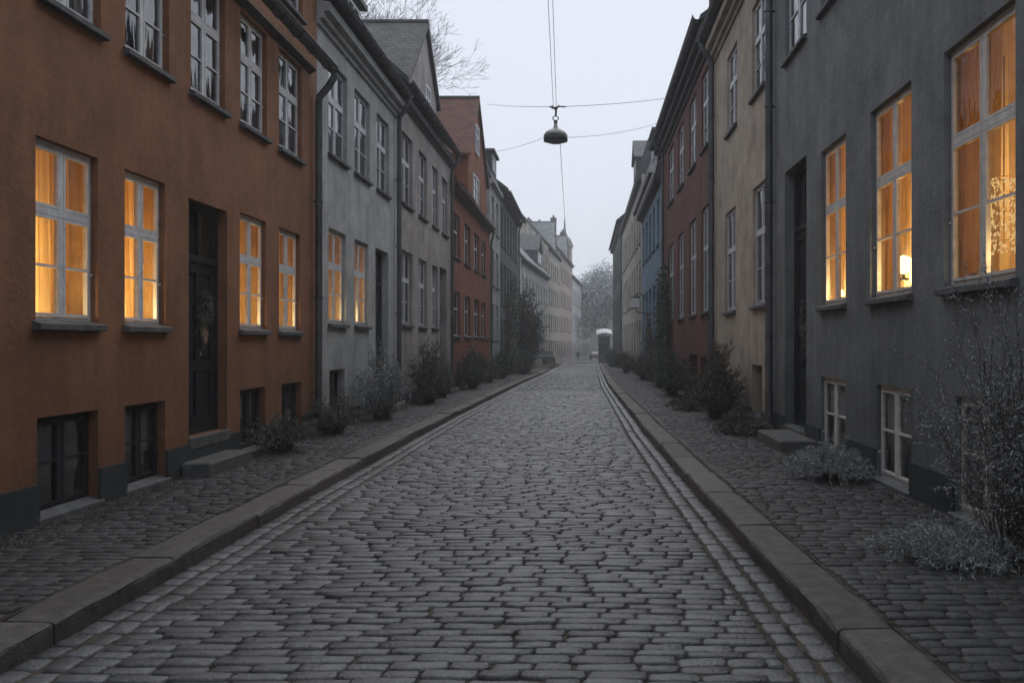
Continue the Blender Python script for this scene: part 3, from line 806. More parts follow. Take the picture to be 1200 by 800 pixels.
def mn(x,y): return np.sin(x*1.3+y*.7)*np.sin(y*.45-x*.6)*.8
ch=[]
a=rows(2.2,34,.117,lambda y:kx_l(y)+2*GW+.02,lambda y:kx_r(y)-2*GW-.02,.18,.33,.013,Rr,.015)
ch.append(stones('s',a[0],a[1],a[2],a[3],None,road_z))
a=rows(34,112,.13,lambda y:kx_l(y)+2*GW+.02,lambda y:kx_r(y)-2*GW-.02,.20,.34,.018,Rr,.02)
ch.append(stones('s',a[0],a[1],a[2],a[3],None,road_z,ntmpl=8,dome=False))
# two lengthwise courses beside each kerb
X=[];Y=[];W=[];D=[];RT=[]
for side in (0,1):
    for q in (0,1):
        y=2.2
        while y<112:
            l=Rr.uniform(.17,.27); yc=y+l/2
            kx=kx_l(yc)+GW*(q+.5)+.008 if side==0 else kx_r(yc)-GW*(q+.5)-.008
            dx=((kx_l if side==0 else kx_r)(yc+.5)-(kx_l if side==0 else kx_r)(yc-.5))
            X.append(kx+Rr.uniform(-.006,.006)); Y.append(yc); W.append(GW-.02-Rr.uniform(0,.012)); D.append(l-.02); RT.append(-dx+Rr.uniform(-.04,.04)); y+=l
ch.append(stones('s',*[np.array(q) for q in (X,Y,W,D)],None,lambda x,y:road_z(x,y)-.003,rot=np.array(RT)))
struct(make_mesh('road',ch,stone_m))
# pavements
def walk_z(x,y): return gv(y)+.094+.008*mn(x*1.5,y*1.3)
chl=[];chr_=[]
for (xl,xr,chx,ph) in ((lambda y:DL+.02,lambda y:kx_l(y)-.335,chl,0),(lambda y:kx_r(y)+.335,lambda y:DR-.02,chr_,2)):
    a=rows(2.6,34,.118,xl,xr,.13,.26,.014,Rr,.05,ph); chx.append(stones('s',a[0],a[1],a[2],a[3],None,walk_z))
    a=rows(34,106 if ph else 66,.13,xl,xr,.15,.26,.016,Rr,.03,ph); chx.append(stones('s',a[0],a[1],a[2],a[3],None,walk_z,ntmpl=8,dome=False))
struct(make_mesh('pavement',chl,walk_m)); struct(make_mesh('pavement',chr_,walk_m))
# beds below the stones
struct(grid_sheet('b',lambda y:kx_l(y)-.02,lambda y:kx_r(y)+.02,ys[:111],joint_m,-.017,nx=10,cross=lambda t:-.018*(2*t-1)**2).build('road_bed',joint_m))
struct(grid_sheet('b',lambda y:DL-.1,lambda y:kx_l(y)-.31,[y for y in ys if y<110],joint_m,.082,nx=4).build('pavement_bed',joint_m))
struct(grid_sheet('b',lambda y:kx_r(y)+.31,lambda y:DR+.1,[y for y in ys if y<110],joint_m,.082,nx=4).build('pavement_bed',joint_m))
# kerbs
def kerb(xf,sgn,y0,y1):
    mb=MB(); y=y0
    while y<y1:
        L_=Rr.uniform(.95,1.75); a,b=y+.009,y+L_-.009; n=6; dz=Rr.uniform(-.009,.009); dx0=Rr.uniform(-.010,.010); dx1=Rr.uniform(-.010,.010)
        prof=[(0,-.14),(0,.062),(.005,.083),(.018,.095),(.045,.100),(.27,.102),(.292,.098),(.304,.086),(.306,-.05)]
        m=len(prof); vs=[]
        for i in range(n+1):
            t=i/n; yy=a+(b-a)*t; e=.012 if i in (0,n) else 0
            for (px,pz) in prof:
                jx=Rr.uniform(-.005,.005) if pz<.09 else 0; jz=Rr.uniform(-.003,.003) if pz>.08 else 0
                x=xf(yy)+sgn*(px+(dx0*(1-t)+dx1*t)+jx); z=pz-(e*.5 if pz>.08 else 0)+jz+dz
                vs.append((x,yy,g(yy)+z))
        fs=[(i*m+k,i*m+k+1,(i+1)*m+k+1,(i+1)*m+k) for i in range(n) for k in range(m-1)]
        fs+=[tuple(range(m)),tuple(range(n*m,(n+1)*m))]
        mb.add(vs,fs); y+=L_
    return struct(mb.build('kerb',kerb_m,smooth=False))
kerb(kx_l,-1,2.0,70); kerb(kx_r,1,2.0,108)
# beyond the laid stones: packed setts too fine to tell apart
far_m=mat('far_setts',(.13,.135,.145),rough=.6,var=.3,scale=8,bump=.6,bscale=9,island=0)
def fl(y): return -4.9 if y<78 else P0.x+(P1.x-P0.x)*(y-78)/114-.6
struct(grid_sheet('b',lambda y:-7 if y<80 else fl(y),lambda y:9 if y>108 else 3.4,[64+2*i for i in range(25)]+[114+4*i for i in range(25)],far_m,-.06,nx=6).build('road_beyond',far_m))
mb=grid_sheet('g',lambda y:-110,lambda y:110,[-25+2.5*i for i in range(20)]+[25+6*i for i in range(43)],earth_m,-.3,nx=12)
struct(mb.build('ground',earth_m))
# ------------------------------------------------------------------ PLANTS
def leaf_mat(name,c1,c2,c3,rough=.6):
    m=bpy.data.materials.new(name); m.use_nodes=True; nt=m.node_tree;N=nt.nodes;L=nt.links;b=N['Principled BSDF']
    b.inputs['Roughness'].default_value=rough; b.inputs['Specular IOR Level'].default_value=.35
    geo=N.new('ShaderNodeNewGeometry'); r=N.new('ShaderNodeValToRGB')
    r.color_ramp.elements[0].position=.0; r.color_ramp.elements[0].color=(*c1,1)
    r.color_ramp.elements[1].position=1; r.color_ramp.elements[1].color=(*c3,1)
    e=r.color_ramp.elements.new(.65); e.color=(*c2,1)
    L.new(geo.outputs['Random Per Island'],r.inputs['Fac']); L.new(r.outputs['Color'],b.inputs['Base Color'])
    return m
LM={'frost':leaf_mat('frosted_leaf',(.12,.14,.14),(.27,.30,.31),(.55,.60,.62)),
    'dull':leaf_mat('dull_leaf',(.045,.055,.04),(.09,.10,.08),(.22,.24,.23)),
    'brown':leaf_mat('withered_leaf',(.048,.044,.035),(.09,.082,.066),(.20,.19,.17)),
    'dark':leaf_mat('dark_leaf',(.035,.045,.035),(.06,.075,.055),(.14,.16,.15))}
stem_m=mat('plant_stem',(.085,.07,.058),rough=.8,var=.3)
stemf_m=mat('frosted_stem',(.17,.17,.165),rough=.8,var=.3)
def leaf(mb,p,d,l,w,r):
    d=d.normalized(); s=d.cross(Vector((r.uniform(-1,1),r.uniform(-1,1),r.uniform(-1,1))))
    if s.length<1e-3: return
    s.normalize(); o=len(mb.v); m_=p+d*l*.45
    q=d.cross(s)*l*.12
    mb.v+=[tuple(p),tuple(m_+s*w+q),tuple(p+d*l),tuple(m_-s*w+q)]; mb.f.append((o,o+1,o+2,o+3)); mb.m.append(0)
def strand(mb,pts,r0,r1,n=3):
    k=len(pts); mb.tube(pts,[r0+(r1-r0)*i/(k-1) for i in range(k)],n,cap=False)
def bush(label,loc,rx,ry,h,nst=90,tw=6,lf=7,ll=.035,lw=.008,kind='dull',droop=.0,stem=None,seed=0,name='bush',sr=.006,spread=1.0,group='bushes growing along the house walls',low=.25,lean=(0,0),cat='bush',wisps=0):
    r=random.Random(seed); root=empty(name,loc); tag(root,label,cat,group)
    S=MB(); F=MB()
    for i in range(nst+wisps):
        wis=i>=nst
        a=r.uniform(0,2*math.pi); q=math.sqrt(r.random())*spread
        H=h*(r.uniform(.45,1.0)*(1-.35*q*q)) if not wis else h*r.uniform(1.0,1.22)
        if wis: q*=.5
        b=Vector((rx*.28*q*math.cos(a),ry*.28*q*math.sin(a),0))
        e=Vector((rx*q*math.cos(a)+lean[0]*H,ry*q*math.sin(a)+lean[1]*H,H*(1-droop*q)))
        mid=Vector((b.x*.5+e.x*.32,b.y*.5+e.y*.32,H*(.62+droop*.6*q)))
        j=lambda s: Vector((r.gauss(0,s),r.gauss(0,s),r.gauss(0,s)))
        P=[]; n=6
        for k in range(n+1):
            t=k/n; p=b*(1-t)**2+mid*2*t*(1-t)+e*t*t
            P.append(p+(j(.02*h) if k else j(0)))
        strand(S,P,sr,sr*.3)
        for m_ in range(tw):
            t=low+(1-low)*(m_+r.random())/tw; k=min(int(t*n),n-1); p=P[k].lerp(P[k+1],t*n-k)
            d=(P[k+1]-P[k]).normalized()+j(.62); d.z+=.12-droop*.5; d.normalize(); L_=h*r.uniform(.08,.2)
            if wis: L_*=.6
            pe=p+d*L_; pm=p+d*L_*.5+Vector((0,0,L_*.07))
            strand(S,[p,pm,pe],sr*.4,sr*.2)
            for z in range(lf):
                tt=(z+r.random())/lf; pp=p.lerp(pe,tt)
                leaf(F,pp,d+j(.75),ll*r.uniform(.6,1.3),lw*r.uniform(.7,1.3),r)
    S.build('stem',stem or stem_m,root); F.build('foliage',LM[kind],root)
    return root
W=.10
def wz(y): return g(y)+.094
bush('small frosted bush beside the worn stone step of the ochre orange house',(-4.18,12.9,W),.50,.72,.62,90,6,8,.035,.009,'dull',.25,seed=1)
bush('low frosted bush at the corner between the ochre orange and the grey house',(-4.15,15.55,W),.5,.9,.75,90,6,8,.04,.009,'dull',.2,seed=2)
bush('tall frosted bush in front of the grey house basement window',(-3.98,18.5,wz(18.5)),.55,.95,1.3,120,7,8,.045,.010,'frost',.05,seed=3,wisps=10)
bush('dark withered bush in front of the mauve grey house',(-4.05,24.4,wz(24)),.5,1.4,1.35,140,7,8,.06,.013,'brown',.02,seed=4,wisps=16)
bush('second withered bush against the mauve grey house wall',(-4.15,27.3,wz(27)),.4,1.1,.95,90,6,8,.06,.014,'brown',.1,seed=5)
bush('dark rounded bush at the foot of the brick red house',(-4.05,34.0,wz(34)),.5,1.8,1.5,130,7,8,.08,.02,'dark',.1,seed=6)
bush('pale twiggy bush at the far end of the brick red house',(-4.1,40.5,wz(40)),.45,1.6,1.1,110,6,8,.09,.02,'dull',.1,seed=7)
bush('dark bush below the narrow pale grey house',(-4.1,47,wz(47)),.45,2.0,1.5,110,6,8,.1,.025,'dark',.1,seed=8)
bush('tall loose bush growing up the weathered green grey house',(-3.9,62.0,wz(62)),1.0,2.0,5.6,170,8,9,.16,.035,'dark',.0,seed=9,sr=.02,low=.15)
bush('low bush at the corner of the weathered green grey house',(-3.7,57,wz(57)),.8,3.0,1.6,110,6,8,.12,.03,'dull',.2,seed=10)
# right side
bush('large airy frosted shrub in front of the nearest basement window of the dark grey house',(3.0,6.55,W),.62,.62,1.72,95,11,10,.032,.0042,'frost',.02,seed=21,stem=stem_m,sr=.0045,low=.3,wisps=14,name='shrub',cat='shrub',lean=(-.06,0))
bush('drooping frosted grass mound at the foot of the large airy shrub',(2.55,6.55,W-.01),.62,.6,.34,210,6,8,.05,.0026,'frost',.75,seed=22,sr=.003,low=.3,name='grass_mound',cat='grass mound',group='grass mounds on the right pavement')
bush('pale frosted grass mound between two cream basement windows',(2.72,10.35,W),.50,.62,.50,210,7,8,.05,.0032,'frost',.6,seed=23,sr=.003,name='grass_mound',cat='grass mound',group='grass mounds on the right pavement')
bush('dry brown grass mound at the drainpipe between dark grey and tan house',(2.62,15.6,W),.52,.75,.42,150,6,7,.09,.006,'brown',.7,seed=24,sr=.004,name='grass_mound',cat='grass mound',group='grass mounds on the right pavement')
bush('bushy withered bush with upright wisps in front of the tan house',(2.62,18.6,wz(18.6)),.52,.95,1.28,170,7,9,.05,.012,'brown',.1,seed=25,wisps=26)
bush('low brown plant by the small door of the red brown house',(2.35,21.4,wz(21)),.5,1.0,.42,80,6,8,.06,.012,'brown',.5,seed=26)
bush('dark dense bush in front of the red brown house',(2.65,28.6,wz(29)),.58,1.9,1.5,120,7,7,.075,.018,'dark',.05,seed=27)
bush('second dark bush further along the red brown house',(2.78,35.0,wz(35)),.42,2.0,1.3,85,6,7,.09,.02,'dark',.05,seed=28)
bush('ragged dark bush below the blue house',(2.78,45.0,wz(45)),.42,2.4,1.3,80,6,7,.10,.022,'brown',.1,seed=29)
bush('spreading bush at the foot of the weathered beige house',(2.65,60,wz(60)),.6,2.4,1.5,110,6,8,.13,.03,'brown',.2,seed=30)
bush('farthest dark bush by the last dark stone house',(2.5,84,wz(84)),.6,3,1.7,90,6,8,.2,.05,'dark',.2,seed=31)
# climbing plants on the walls
def climber(label,side,y0,y1,z0,z1,n,kind,seed,ll=.1):
    r=random.Random(seed); X=(DL+.03) if side<0 else (DR-.03); sg=1 if side<0 else -1
    root=empty('climbing_plant',(X,(y0+y1)/2,wz((y0+y1)/2))); tag(root,label,'climber','climbing plants on the house walls')
    S=MB();F=MB(); ym=(y0+y1)/2; hy=(y1-y0)/2
    for i in range(n):
        y=r.uniform(-hy,hy)*.6; z=0; top=r.uniform(.55,1)*(z1-z0); P=[Vector((sg*.05,y,0))]
        while z<top:
            z+=.35; y+=r.gauss(0,.14); P.append(Vector((sg*r.uniform(.03,.16),max(-hy,min(hy,y)),z)))
        strand(S,P,.02,.006)
        for k in range(len(P)-1):
            for q in range(12):
                p=P[k].lerp(P[k+1],r.random()); leaf(F,p+Vector((sg*abs(r.gauss(0,.12)),r.gauss(0,.16),r.gauss(0,.1))),Vector((sg*.5+r.gauss(0,.4),r.gauss(0,.8),r.gauss(-.4,.7))),ll*r.uniform(.6,1.2),ll*.35,r)
    S.build('stem',stem_m,root); F.build('foliage',LM[kind],root)
climber('dark climbing plant reaching the windows beside the drainpipe of the red brown house',1,33.2,38.6,0,4.6,40,'dark',41)
climber('thin climbing plant covering the ground floor of the blue house',1,40.5,46,0,3.2,16,'brown',42)
climber('pale climbing plant on the wall of the weathered green grey house',-1,52,62,0,5.5,40,'dull',43,.13)

# grass and moss in the strip along the walls
def moss(xa,xb,y0,y1,n,seed,label):
    r=random.Random(seed); F=MB()
    for i in range(n):
        y=y0+(y1-y0)*r.random()**1.4; x=xa+(xb-xa)*abs(r.gauss(0,.45)) 
        if mnoise.noise(Vector((x*2.5,y*1.3,seed)))<-.12: continue
        for k in range(r.randint(2,5)):
            leaf(F,Vector((x+r.gauss(0,.012),y+r.gauss(0,.012),wz(y)-.01)),Vector((r.gauss(0,.7),r.gauss(0,.7),1)),r.uniform(.015,.045),.0025,r)
    o=F.build('moss',LM['brown']); tag(o,label,'moss',kind='stuff')
moss(DL+.02,DL+.55,3.5,26,9000,5,'thin withered grass and moss between the stones along the left house walls')
moss(DR-.02,DR-.75,3.2,26,11000,6,'thin withered grass and moss between the stones along the right house walls')

# ------------------------------------------------------------------ BARE TREES
bark=mat('bark',(.10,.095,.09),rough=.9,var=.3,scale=4)
twig_m=mat('frosted_twig',(.16,.16,.16),rough=.9,var=.2)
def tree(label,loc,H,seed,r0=.28,depth=7,bare=True,spread=.40,group='bare trees behind the rooftops',name='bare_tree',lkind=None,ll=.3,fork=.30,bole=1.0):
    r=random.Random(seed); T=MB(); K=MB(); F=MB()
    def grow(p,d,L_,rad,lv):
        n=3; P=[p]; q=p; dd=d.copy()
        for i in range(n):
            dd=(dd+Vector((r.gauss(0,.13),r.gauss(0,.13),r.gauss(.03,.08)))).normalized(); q=q+dd*L_/n; P.append(q)
        tgt=T if lv<=1 else K
        re=rad*.72
        tgt.tube(P,[rad+(re-rad)*i/n for i in range(n+1)],6 if lv<3 else 3,cap=False)
        if lkind and lv>=depth-2:
            for k in range(5):
                pp=P[r.randint(1,3)]+Vector((r.gauss(0,.3),r.gauss(0,.3),r.gauss(0,.25))); leaf(F,pp,Vector((r.gauss(0,1),r.gauss(0,1),r.gauss(0,1))),ll*r.uniform(.5,1.2),ll*.4,r)
        if lv>=depth: return
        kids=3 if (lv>0 and r.random()<.55) else 2
        if lv==0: kids=4
        a0=r.uniform(0,6.28)
        for k in range(kids):
            a=a0+k*6.283/kids+r.uniform(-.5,.5); sp=spread*r.uniform(.6,1.3)
            u=dd.orthogonal().normalized(); v=dd.cross(u)
            nd=(dd+(u*math.cos(a)+v*math.sin(a))*sp).normalized()
            grow(q,nd,(L_ if lv else H*fork)*r.uniform(.70,.88),max(re*r.uniform(.5,.75),.008),lv+1)
        if lv>=2:
            for i in (1,2):
                a=r.uniform(0,6.28); u=dd.orthogonal().normalized(); v=dd.cross(u)
                if lv+2<=depth: grow(P[i],(dd*.6+(u*math.cos(a)+v*math.sin(a))).normalized(),L_*.5,max(rad*.35,.007),lv+2)
    grow(Vector((0,0,0)),Vector((0,0,1)),H*fork*bole,r0,0)
    root=empty(name,loc); tag(root,label,'tree',group)
    T.build('trunk',bark,root); K.build('crown',twig_m,root)
    if lkind: F.build('foliage',LM[lkind],root)
tree('tall bare tree behind the grey house roofs',(-13.3,41,-1),12.0,3,.24,8,fork=.26,spread=.36,bole=3.3)
tree('smaller bare tree behind the steep grey tiled gable',(-13.6,47,-1),10.3,8,.20,8,fork=.26,bole=2.6)
tree('bare tree behind the ochre orange house roof',(-13.5,34,-1),11.5,14,.20,8,fork=.26,bole=3)
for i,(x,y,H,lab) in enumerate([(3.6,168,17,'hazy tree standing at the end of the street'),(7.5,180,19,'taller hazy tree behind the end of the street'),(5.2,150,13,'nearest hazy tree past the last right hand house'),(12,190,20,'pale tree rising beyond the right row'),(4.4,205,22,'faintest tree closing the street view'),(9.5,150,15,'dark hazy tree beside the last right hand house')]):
    tree(lab,(x,y,g(y)-.3),H,50+i,.3,6,name='tree',group='hazy trees closing the street',lkind='frost',ll=.38,fork=.24)  # pale frosted leaf colour also stands in for haze over these trees
# wooded rise beyond
hb=MB(); n=40
rr=random.Random(2)
vs=[];K=18
for i in range(n+1):
    x=-110+220*i/n
    for k in range(K+1):
        y=215+60*k/K; z=-4+ (15+3*math.sin(x*.06)+2.0*math.sin(x*.21))*math.sin(math.pi*min(1,k/K*.75))**.8+rr.uniform(-.7,.7)
        vs.append((x,y,z))
fs=[(i*(K+1)+k,(i+1)*(K+1)+k,(i+1)*(K+1)+k+1,i*(K+1)+k+1) for i in range(n) for k in range(K)]
hb.add(vs,fs); struct(hb.build('hill',mat('wooded_hill',(.06,.065,.05),rough=1,var=.5,scale=.4,bump=.5,bscale=1),smooth=True))

# ------------------------------------------------------------------ HANGING STREET LAMP AND CABLES
LX,LY,LZ=-.77,25.0,7.87
root=empty('street_lamp',(LX,LY,6.95)); root.scale=(1,1,.79); tag(root,'grey bell shaped street lamp hanging from cables above the cobbled street','street lamp')
sh=MB(); sh.lathe([(.0,.62),(.045,.62),(.05,.52),(.06,.50),(.07,.44),(.12,.40),(.20,.355),(.265,.30),(.295,.24),(.305,.20),(.305,.06),(.315,.0),(.300,.0),(.292,.06),(.29,.20),(.25,.28),(.0,.33)],36); 
sh.build('lamp_shade',mat('lamp_enamel',(.20,.205,.205),rough=.45,spec=.5,metal=.2,var=.25,scale=7),root,smooth=True)
gl=MB(); gl.lathe([(.285,.03),(.24,-.03),(.14,-.075),(0,-.09)],30); gl.build('lamp_glass',mat('unlit_lamp_glass',(.16,.165,.17),rough=.25,spec=.5,var=.1),root,smooth=True)
bd=MB(); bd.lathe([(.307,.205),(.318,.20),(.318,.06),(.322,.0),(.309,-.002)],36); bd.build('band',M['metal'],root,smooth=True)
hk=MB(); hk.tube([(0,0,.60),(0,0,.70)],.05,10); hk.tube([(math.cos(a)*.075,0,.77+math.sin(a)*.075) for a in [i*.45 for i in range(15)]],.016,6); hk.tube([(0,0,.84),(.01,0,.98),(0,0,1.16)],.028,8)
hk.tube([(-.16,0,1.17),(-.06,0,1.10),(0,0,1.13),(.10,0,1.17),(.26,0,1.16)],.024,8); hk.tube([(-.1,0,1.2),(0,0,1.05)],.02,6); hk.tube([(.09,0,1.21),(0,0,1.03)],.02,6); hk.build('hanger',M['metal'],root,smooth=True)
def cable(label,a,b,sag,r=.011):
    a=Vector(a);b=Vector(b); n=16
    mb=MB(); mb.tube([a.lerp(b,i/n)-Vector((0,0,sag*4*(i/n)*(1-i/n))) for i in range(n+1)],r,5)
    tag(mb.build('cable',M['wire']),label,'cable','cables carrying the hanging lamp')
cable('upper cable from the lamp hanger to the red tiled gable',(LX-.1,LY,LZ),(DL+.05,43.2,13.0 if False else 8.95+3.6),.04,.0075)
cable('upper cable from the lamp hanger to the gutter of the red brown house',(LX+.2,LY,LZ),(DR-.38,31.3,9.74),.04,.0075)
cable('lower thin cable from the lamp shade to the red tiled gable',(LX-.3,LY,7.05),(DL+.05,42.5,10.2),.10,.006)
cable('lower thin cable from the lamp shade to the gutter of the red brown house',(LX+.3,LY,7.05),(DR-.38,33.8,9.55),.12,.006)
cable('left one of two long cables running overhead to the lamp',(LX-.06,LY,LZ-.02),(-.50,6,9.4),.05,.0065)
cable('right one of two long cables running overhead to the lamp',(LX+.02,LY,LZ-.02),(-.44,8.0,9.4),-.05,.0065)
cable('thin cable dropping from the lamp towards the far street',(LX+.12,LY,6.92),(-1.6,96,12.3),1.6,.008)

# ------------------------------------------------------------------ SMALL THINGS
def wreath(label,loc,rz,R=.15,vase=True):
    root=empty('wreath',loc,rz); tag(root,label,'wreath','wreaths hanging on the black doors')
    r=random.Random(5 if vase else 6); F=MB();B=MB()
    B.tube([(R*math.cos(i*.42),0,R*math.sin(i*.42)) for i in range(16)],.018,6)
    for i in range(900):
        a=r.uniform(0,6.283); rad=R+r.gauss(0,.05)
        d=Vector((math.cos(a)+r.gauss(0,.6),.4+r.gauss(0,.4),math.sin(a)+r.gauss(0,.6)))
        leaf(F,Vector((rad*math.cos(a),abs(r.gauss(0,.03)),rad*math.sin(a)+(-abs(r.gauss(0,.16)) if r.random()<.25 else 0))),d,r.uniform(.03,.07),.009,r)
    B.build('ring',stem_m,root); F.build('foliage',LM['dull'],root)
    if vase:
        v=MB(); v.prism([(-.035,-.40),(-.085,-.30),(-.05,-.18),(.0,-.22),(.05,-.18),(.085,-.30),(.035,-.40),(0,-.43)],.01,.045,'y'); v.build('bow',mat('ribbon',(.22,.15,.11),rough=.7),root)
wreath('green wreath with a pale bow on the black door of the ochre orange house',(DL-.155,11.55,2.0),-math.pi/2)
wreath('dark wreath on the black door of the dark grey house',(DR+.185,14.27,1.95),math.pi/2,.17,False)
def candle(label,loc,s=1.0,kind=0):
    root=empty('candle_lamp',loc); tag(root,label,'lamp','lamps glowing behind the windows')
    b=MB(); b.lathe([(0,0),(.035*s,0),(.035*s,.012*s),(.012*s,.02*s),(.01*s,.05*s)],12); b.build('base',M['metal'],root,smooth=True)
    f=MB()
    if kind==0: f.lathe([(.0,.05*s),(.03*s,.055*s),(.04*s,.09*s),(.03*s,.13*s),(0,.15*s)],12)
    elif kind==1: f.lathe([(.07*s,.06*s),(.045*s,.17*s)],16); 
    else: f.lathe([(0,.04*s),(.05*s,.06*s),(.062*s,.11*s),(.05*s,.16*s),(0,.18*s)],14)
    f.build('glowing_shade',M['flame'] if kind!=1 else M['shade'],root,smooth=True)
xl=DL-.22; xr=DR+.2
candle('small glowing lamp at the left of the first amber window of the ochre orange house',(xl,8.02,1.83),.8)
candle('small glowing lamp at the right of the first amber window of the ochre orange house',(xl,8.52,1.83),.8)
candle('lit table lamp in the second amber window of the ochre orange house',(xl,9.42,1.84),1.15,1)
candle('small glowing lamp in the third amber window of the ochre orange house',(xl,12.7,1.83),.9)
candle('small glowing lamp in the fourth amber window of the ochre orange house',(xl,14.3,1.83),.9)
candle('glowing lamp in the first amber window of the grey house',(xl,17.0,2.01),1.2)
candle('glowing lamp in the second amber window of the grey house',(xl,18.85,2.01),1.2)
candle('bright round lamp in the middle amber window of the dark grey house',(xr,10.0,2.26),1.5,2)
candle("farther candle in the amber window beside the black door of the dark house",(xr,13.1,2.15),1.0)
candle("nearer candle in the amber window beside the black door of the dark house",(xr,12.4,2.15),1.0)
# a hanging lamp of small glowing pieces in the nearest amber window
root=empty('chandelier',(DR+.25,7.72,2.95)); tag(root,'sparkling amber hanging lamp inside the nearest window of the dark grey house','chandelier')
r=random.Random(9); st=MB(); st.tube([(0,0,1.0),(0,0,-.55)],.006,6)
for q in (0,-.13,-.26,-.39,-.5): st.tube([(.10*math.cos(i*.7),.10*math.sin(i*.7),q) for i in range(10)],.003,5)
st.build('frame',mat('brass',(.45,.28,.10),rough=.4,metal=.6),root)
cr=MB()
for i in range(330):
    a=r.uniform(0,6.28); z=-r.uniform(0,.62); R_=.10+r.gauss(0,.012)
    x,y=R_*math.cos(a),R_*math.sin(a); s=r.uniform(.004,.013)
    cr.add([(x-s,y,z),(x,y-s,z),(x+s,y,z),(x,y+s,z),(x,y,z+s*1.6),(x,y,z-s*1.6)],[(0,1,4),(1,2,4),(2,3,4),(3,0,4),(1,0,5),(2,1,5),(3,2,5),(0,3,5)])
cr.build('glowing_drops',emis('amber_glass_drops',(1,.60,.22),1.0),root)

# wall lantern on the right
root=empty('wall_lantern',(DR-.62,47.6,3.35)); tag(root,'white box shaped lantern on a bracket on the blue house','lantern')
mb=MB(); mb.bbox(-.22,.22,-.22,.22,0,.5,.03); mb.build('lantern_box',mat('white_opal',(.82,.82,.80),rough=.4,var=.1),root)
mb=MB(); mb.box(-.25,.25,-.25,.25,.502,.54); mb.lathe([(.2,.54),(.05,.68),(0,.70)],12); mb.build('cap',M['metal'],root)
mb=MB(); mb.box(-.24,.24,-.24,.24,-.035,-.002); mb.tube([(0,0,-.03),(.1,0,-.22),(.62,0,-.28)],.03,6); mb.tube([(.62,0,.35),(.2,0,.75),(0,0,.68)],.025,6); mb.build('bracket',M['metal'],root)

# small glass globe on the corner of the mauve grey house
# parked car far left
def car(label,loc,rz,col):
    root=empty('parked_car',loc,rz); tag(root,label,'car','cars parked far down the street')
    pm=mat('car_paint',col,rough=.35,spec=.5,var=.1); dk=M['farglass']; ty=mat('tyre',(.02,.02,.02),rough=.9)
    side=[(-2.1,.35),(-2.12,.75),(-1.95,.95),(-1.0,1.02),(-.55,1.42),(.9,1.46),(1.75,1.05),(2.08,.95),(2.12,.4),(1.7,.26),(-1.8,.26)]
    b=MB(); b.prism(side,-.82,.82,'y'); bo=b.build('body',pm,root)
    for (sx) in (-1,1):
        w=MB(); w.add([(-.9,sx*.824,1.03),(-.5,sx*.824,1.37),(.85,sx*.824,1.4),(1.45,sx*.824,1.06)],[(0,1,2,3)]); w.build('side_window',dk,root)
        for wx in (-1.35,1.35):
            t=MB(); t.tube([(wx,sx*.62,.32),(wx,sx*.86,.32)],.32,18); t_=t.build('wheel',ty,root)
    for s_,xx in (('rear_window',((1.0,1.44),(1.72,1.09))),('windscreen',((-.6,1.40),(-.99,1.06)))):
        w=MB(); o=.012 if s_=='rear_window' else -.012; (xa,za),(xb,zb)=xx
        w.add([(xa+o,-.65,za),(xa+o,.65,za),(xb+o,.7,zb),(xb+o,-.7,zb)],[(0,1,2,3)]); w.build(s_,dk,root)
    for sy in (-.65,.65):
        t=MB(); t.box(2.10,2.135,sy-.12,sy+.12,.72,.86); t.build('tail_light',mat('tail_light',(.2,.02,.02),rough=.3),root)
car('dark car parked by the off white house far down on the left',(-3.9,98,g(98)),math.radians(-88),(.03,.033,.036))
car('small dark car parked at the very end of the street',(1.9,172,g(172)),math.radians(-85),(.035,.035,.04))

# kiosk with a pale canopy
root=empty('kiosk',(2.45,119,g(119))); tag(root,'dark kiosk with a frosted white canopy at the end of the right row','kiosk')
mb=MB(); mb.bbox(-.7,.75,-1.2,1.2,0,3.4,.03); mb.build('cabin',mat('kiosk_wood',(.055,.062,.060),rough=.7,var=.4,scale=5),root)
mb=MB(); vs=[];n=12
for i in range(n+1):
    t=i/n; z=4.05+.32*math.sin(t*math.pi*.75+.35)
    for y in (-1.6,1.5): vs.append((-.95+1.95*t,y,z+(0 if y>0 else -.55-.06*math.sin(i*2.2)))); 
fs=[(2*i,2*i+2,2*i+3,2*i+1) for i in range(n)]
vs2=[(x,y,z-.08) for x,y,z in vs]; m_=len(vs)
fs2=[(a+m_,d+m_,c+m_,b+m_) for a,b,c,d in fs]
skirt=[(2*i,2*i+m_,2*i+2+m_,2*i+2) for i in range(n)]+[(2*i+1,2*i+3,2*i+3+m_,2*i+1+m_) for i in range(n)]+[(0,1,1+m_,m_),(2*n,2*n+m_,2*n+1+m_,2*n+1)]
mb.add(vs+vs2,fs+fs2+skirt); mb.build('canopy',mat('frosted_canvas',(.62,.64,.66),rough=.8,var=.15),root)
mb=MB(); mb.box(.80,.93,-1.55,-1.42,0,3.7); mb.build('post',mat('white_post',(.5,.5,.5),rough=.6),root)
mb=MB(); mb.box(-.6,.5,-1.23,-1.202,1.1,2.4); mb.build('shutter',M['framedark'],root)

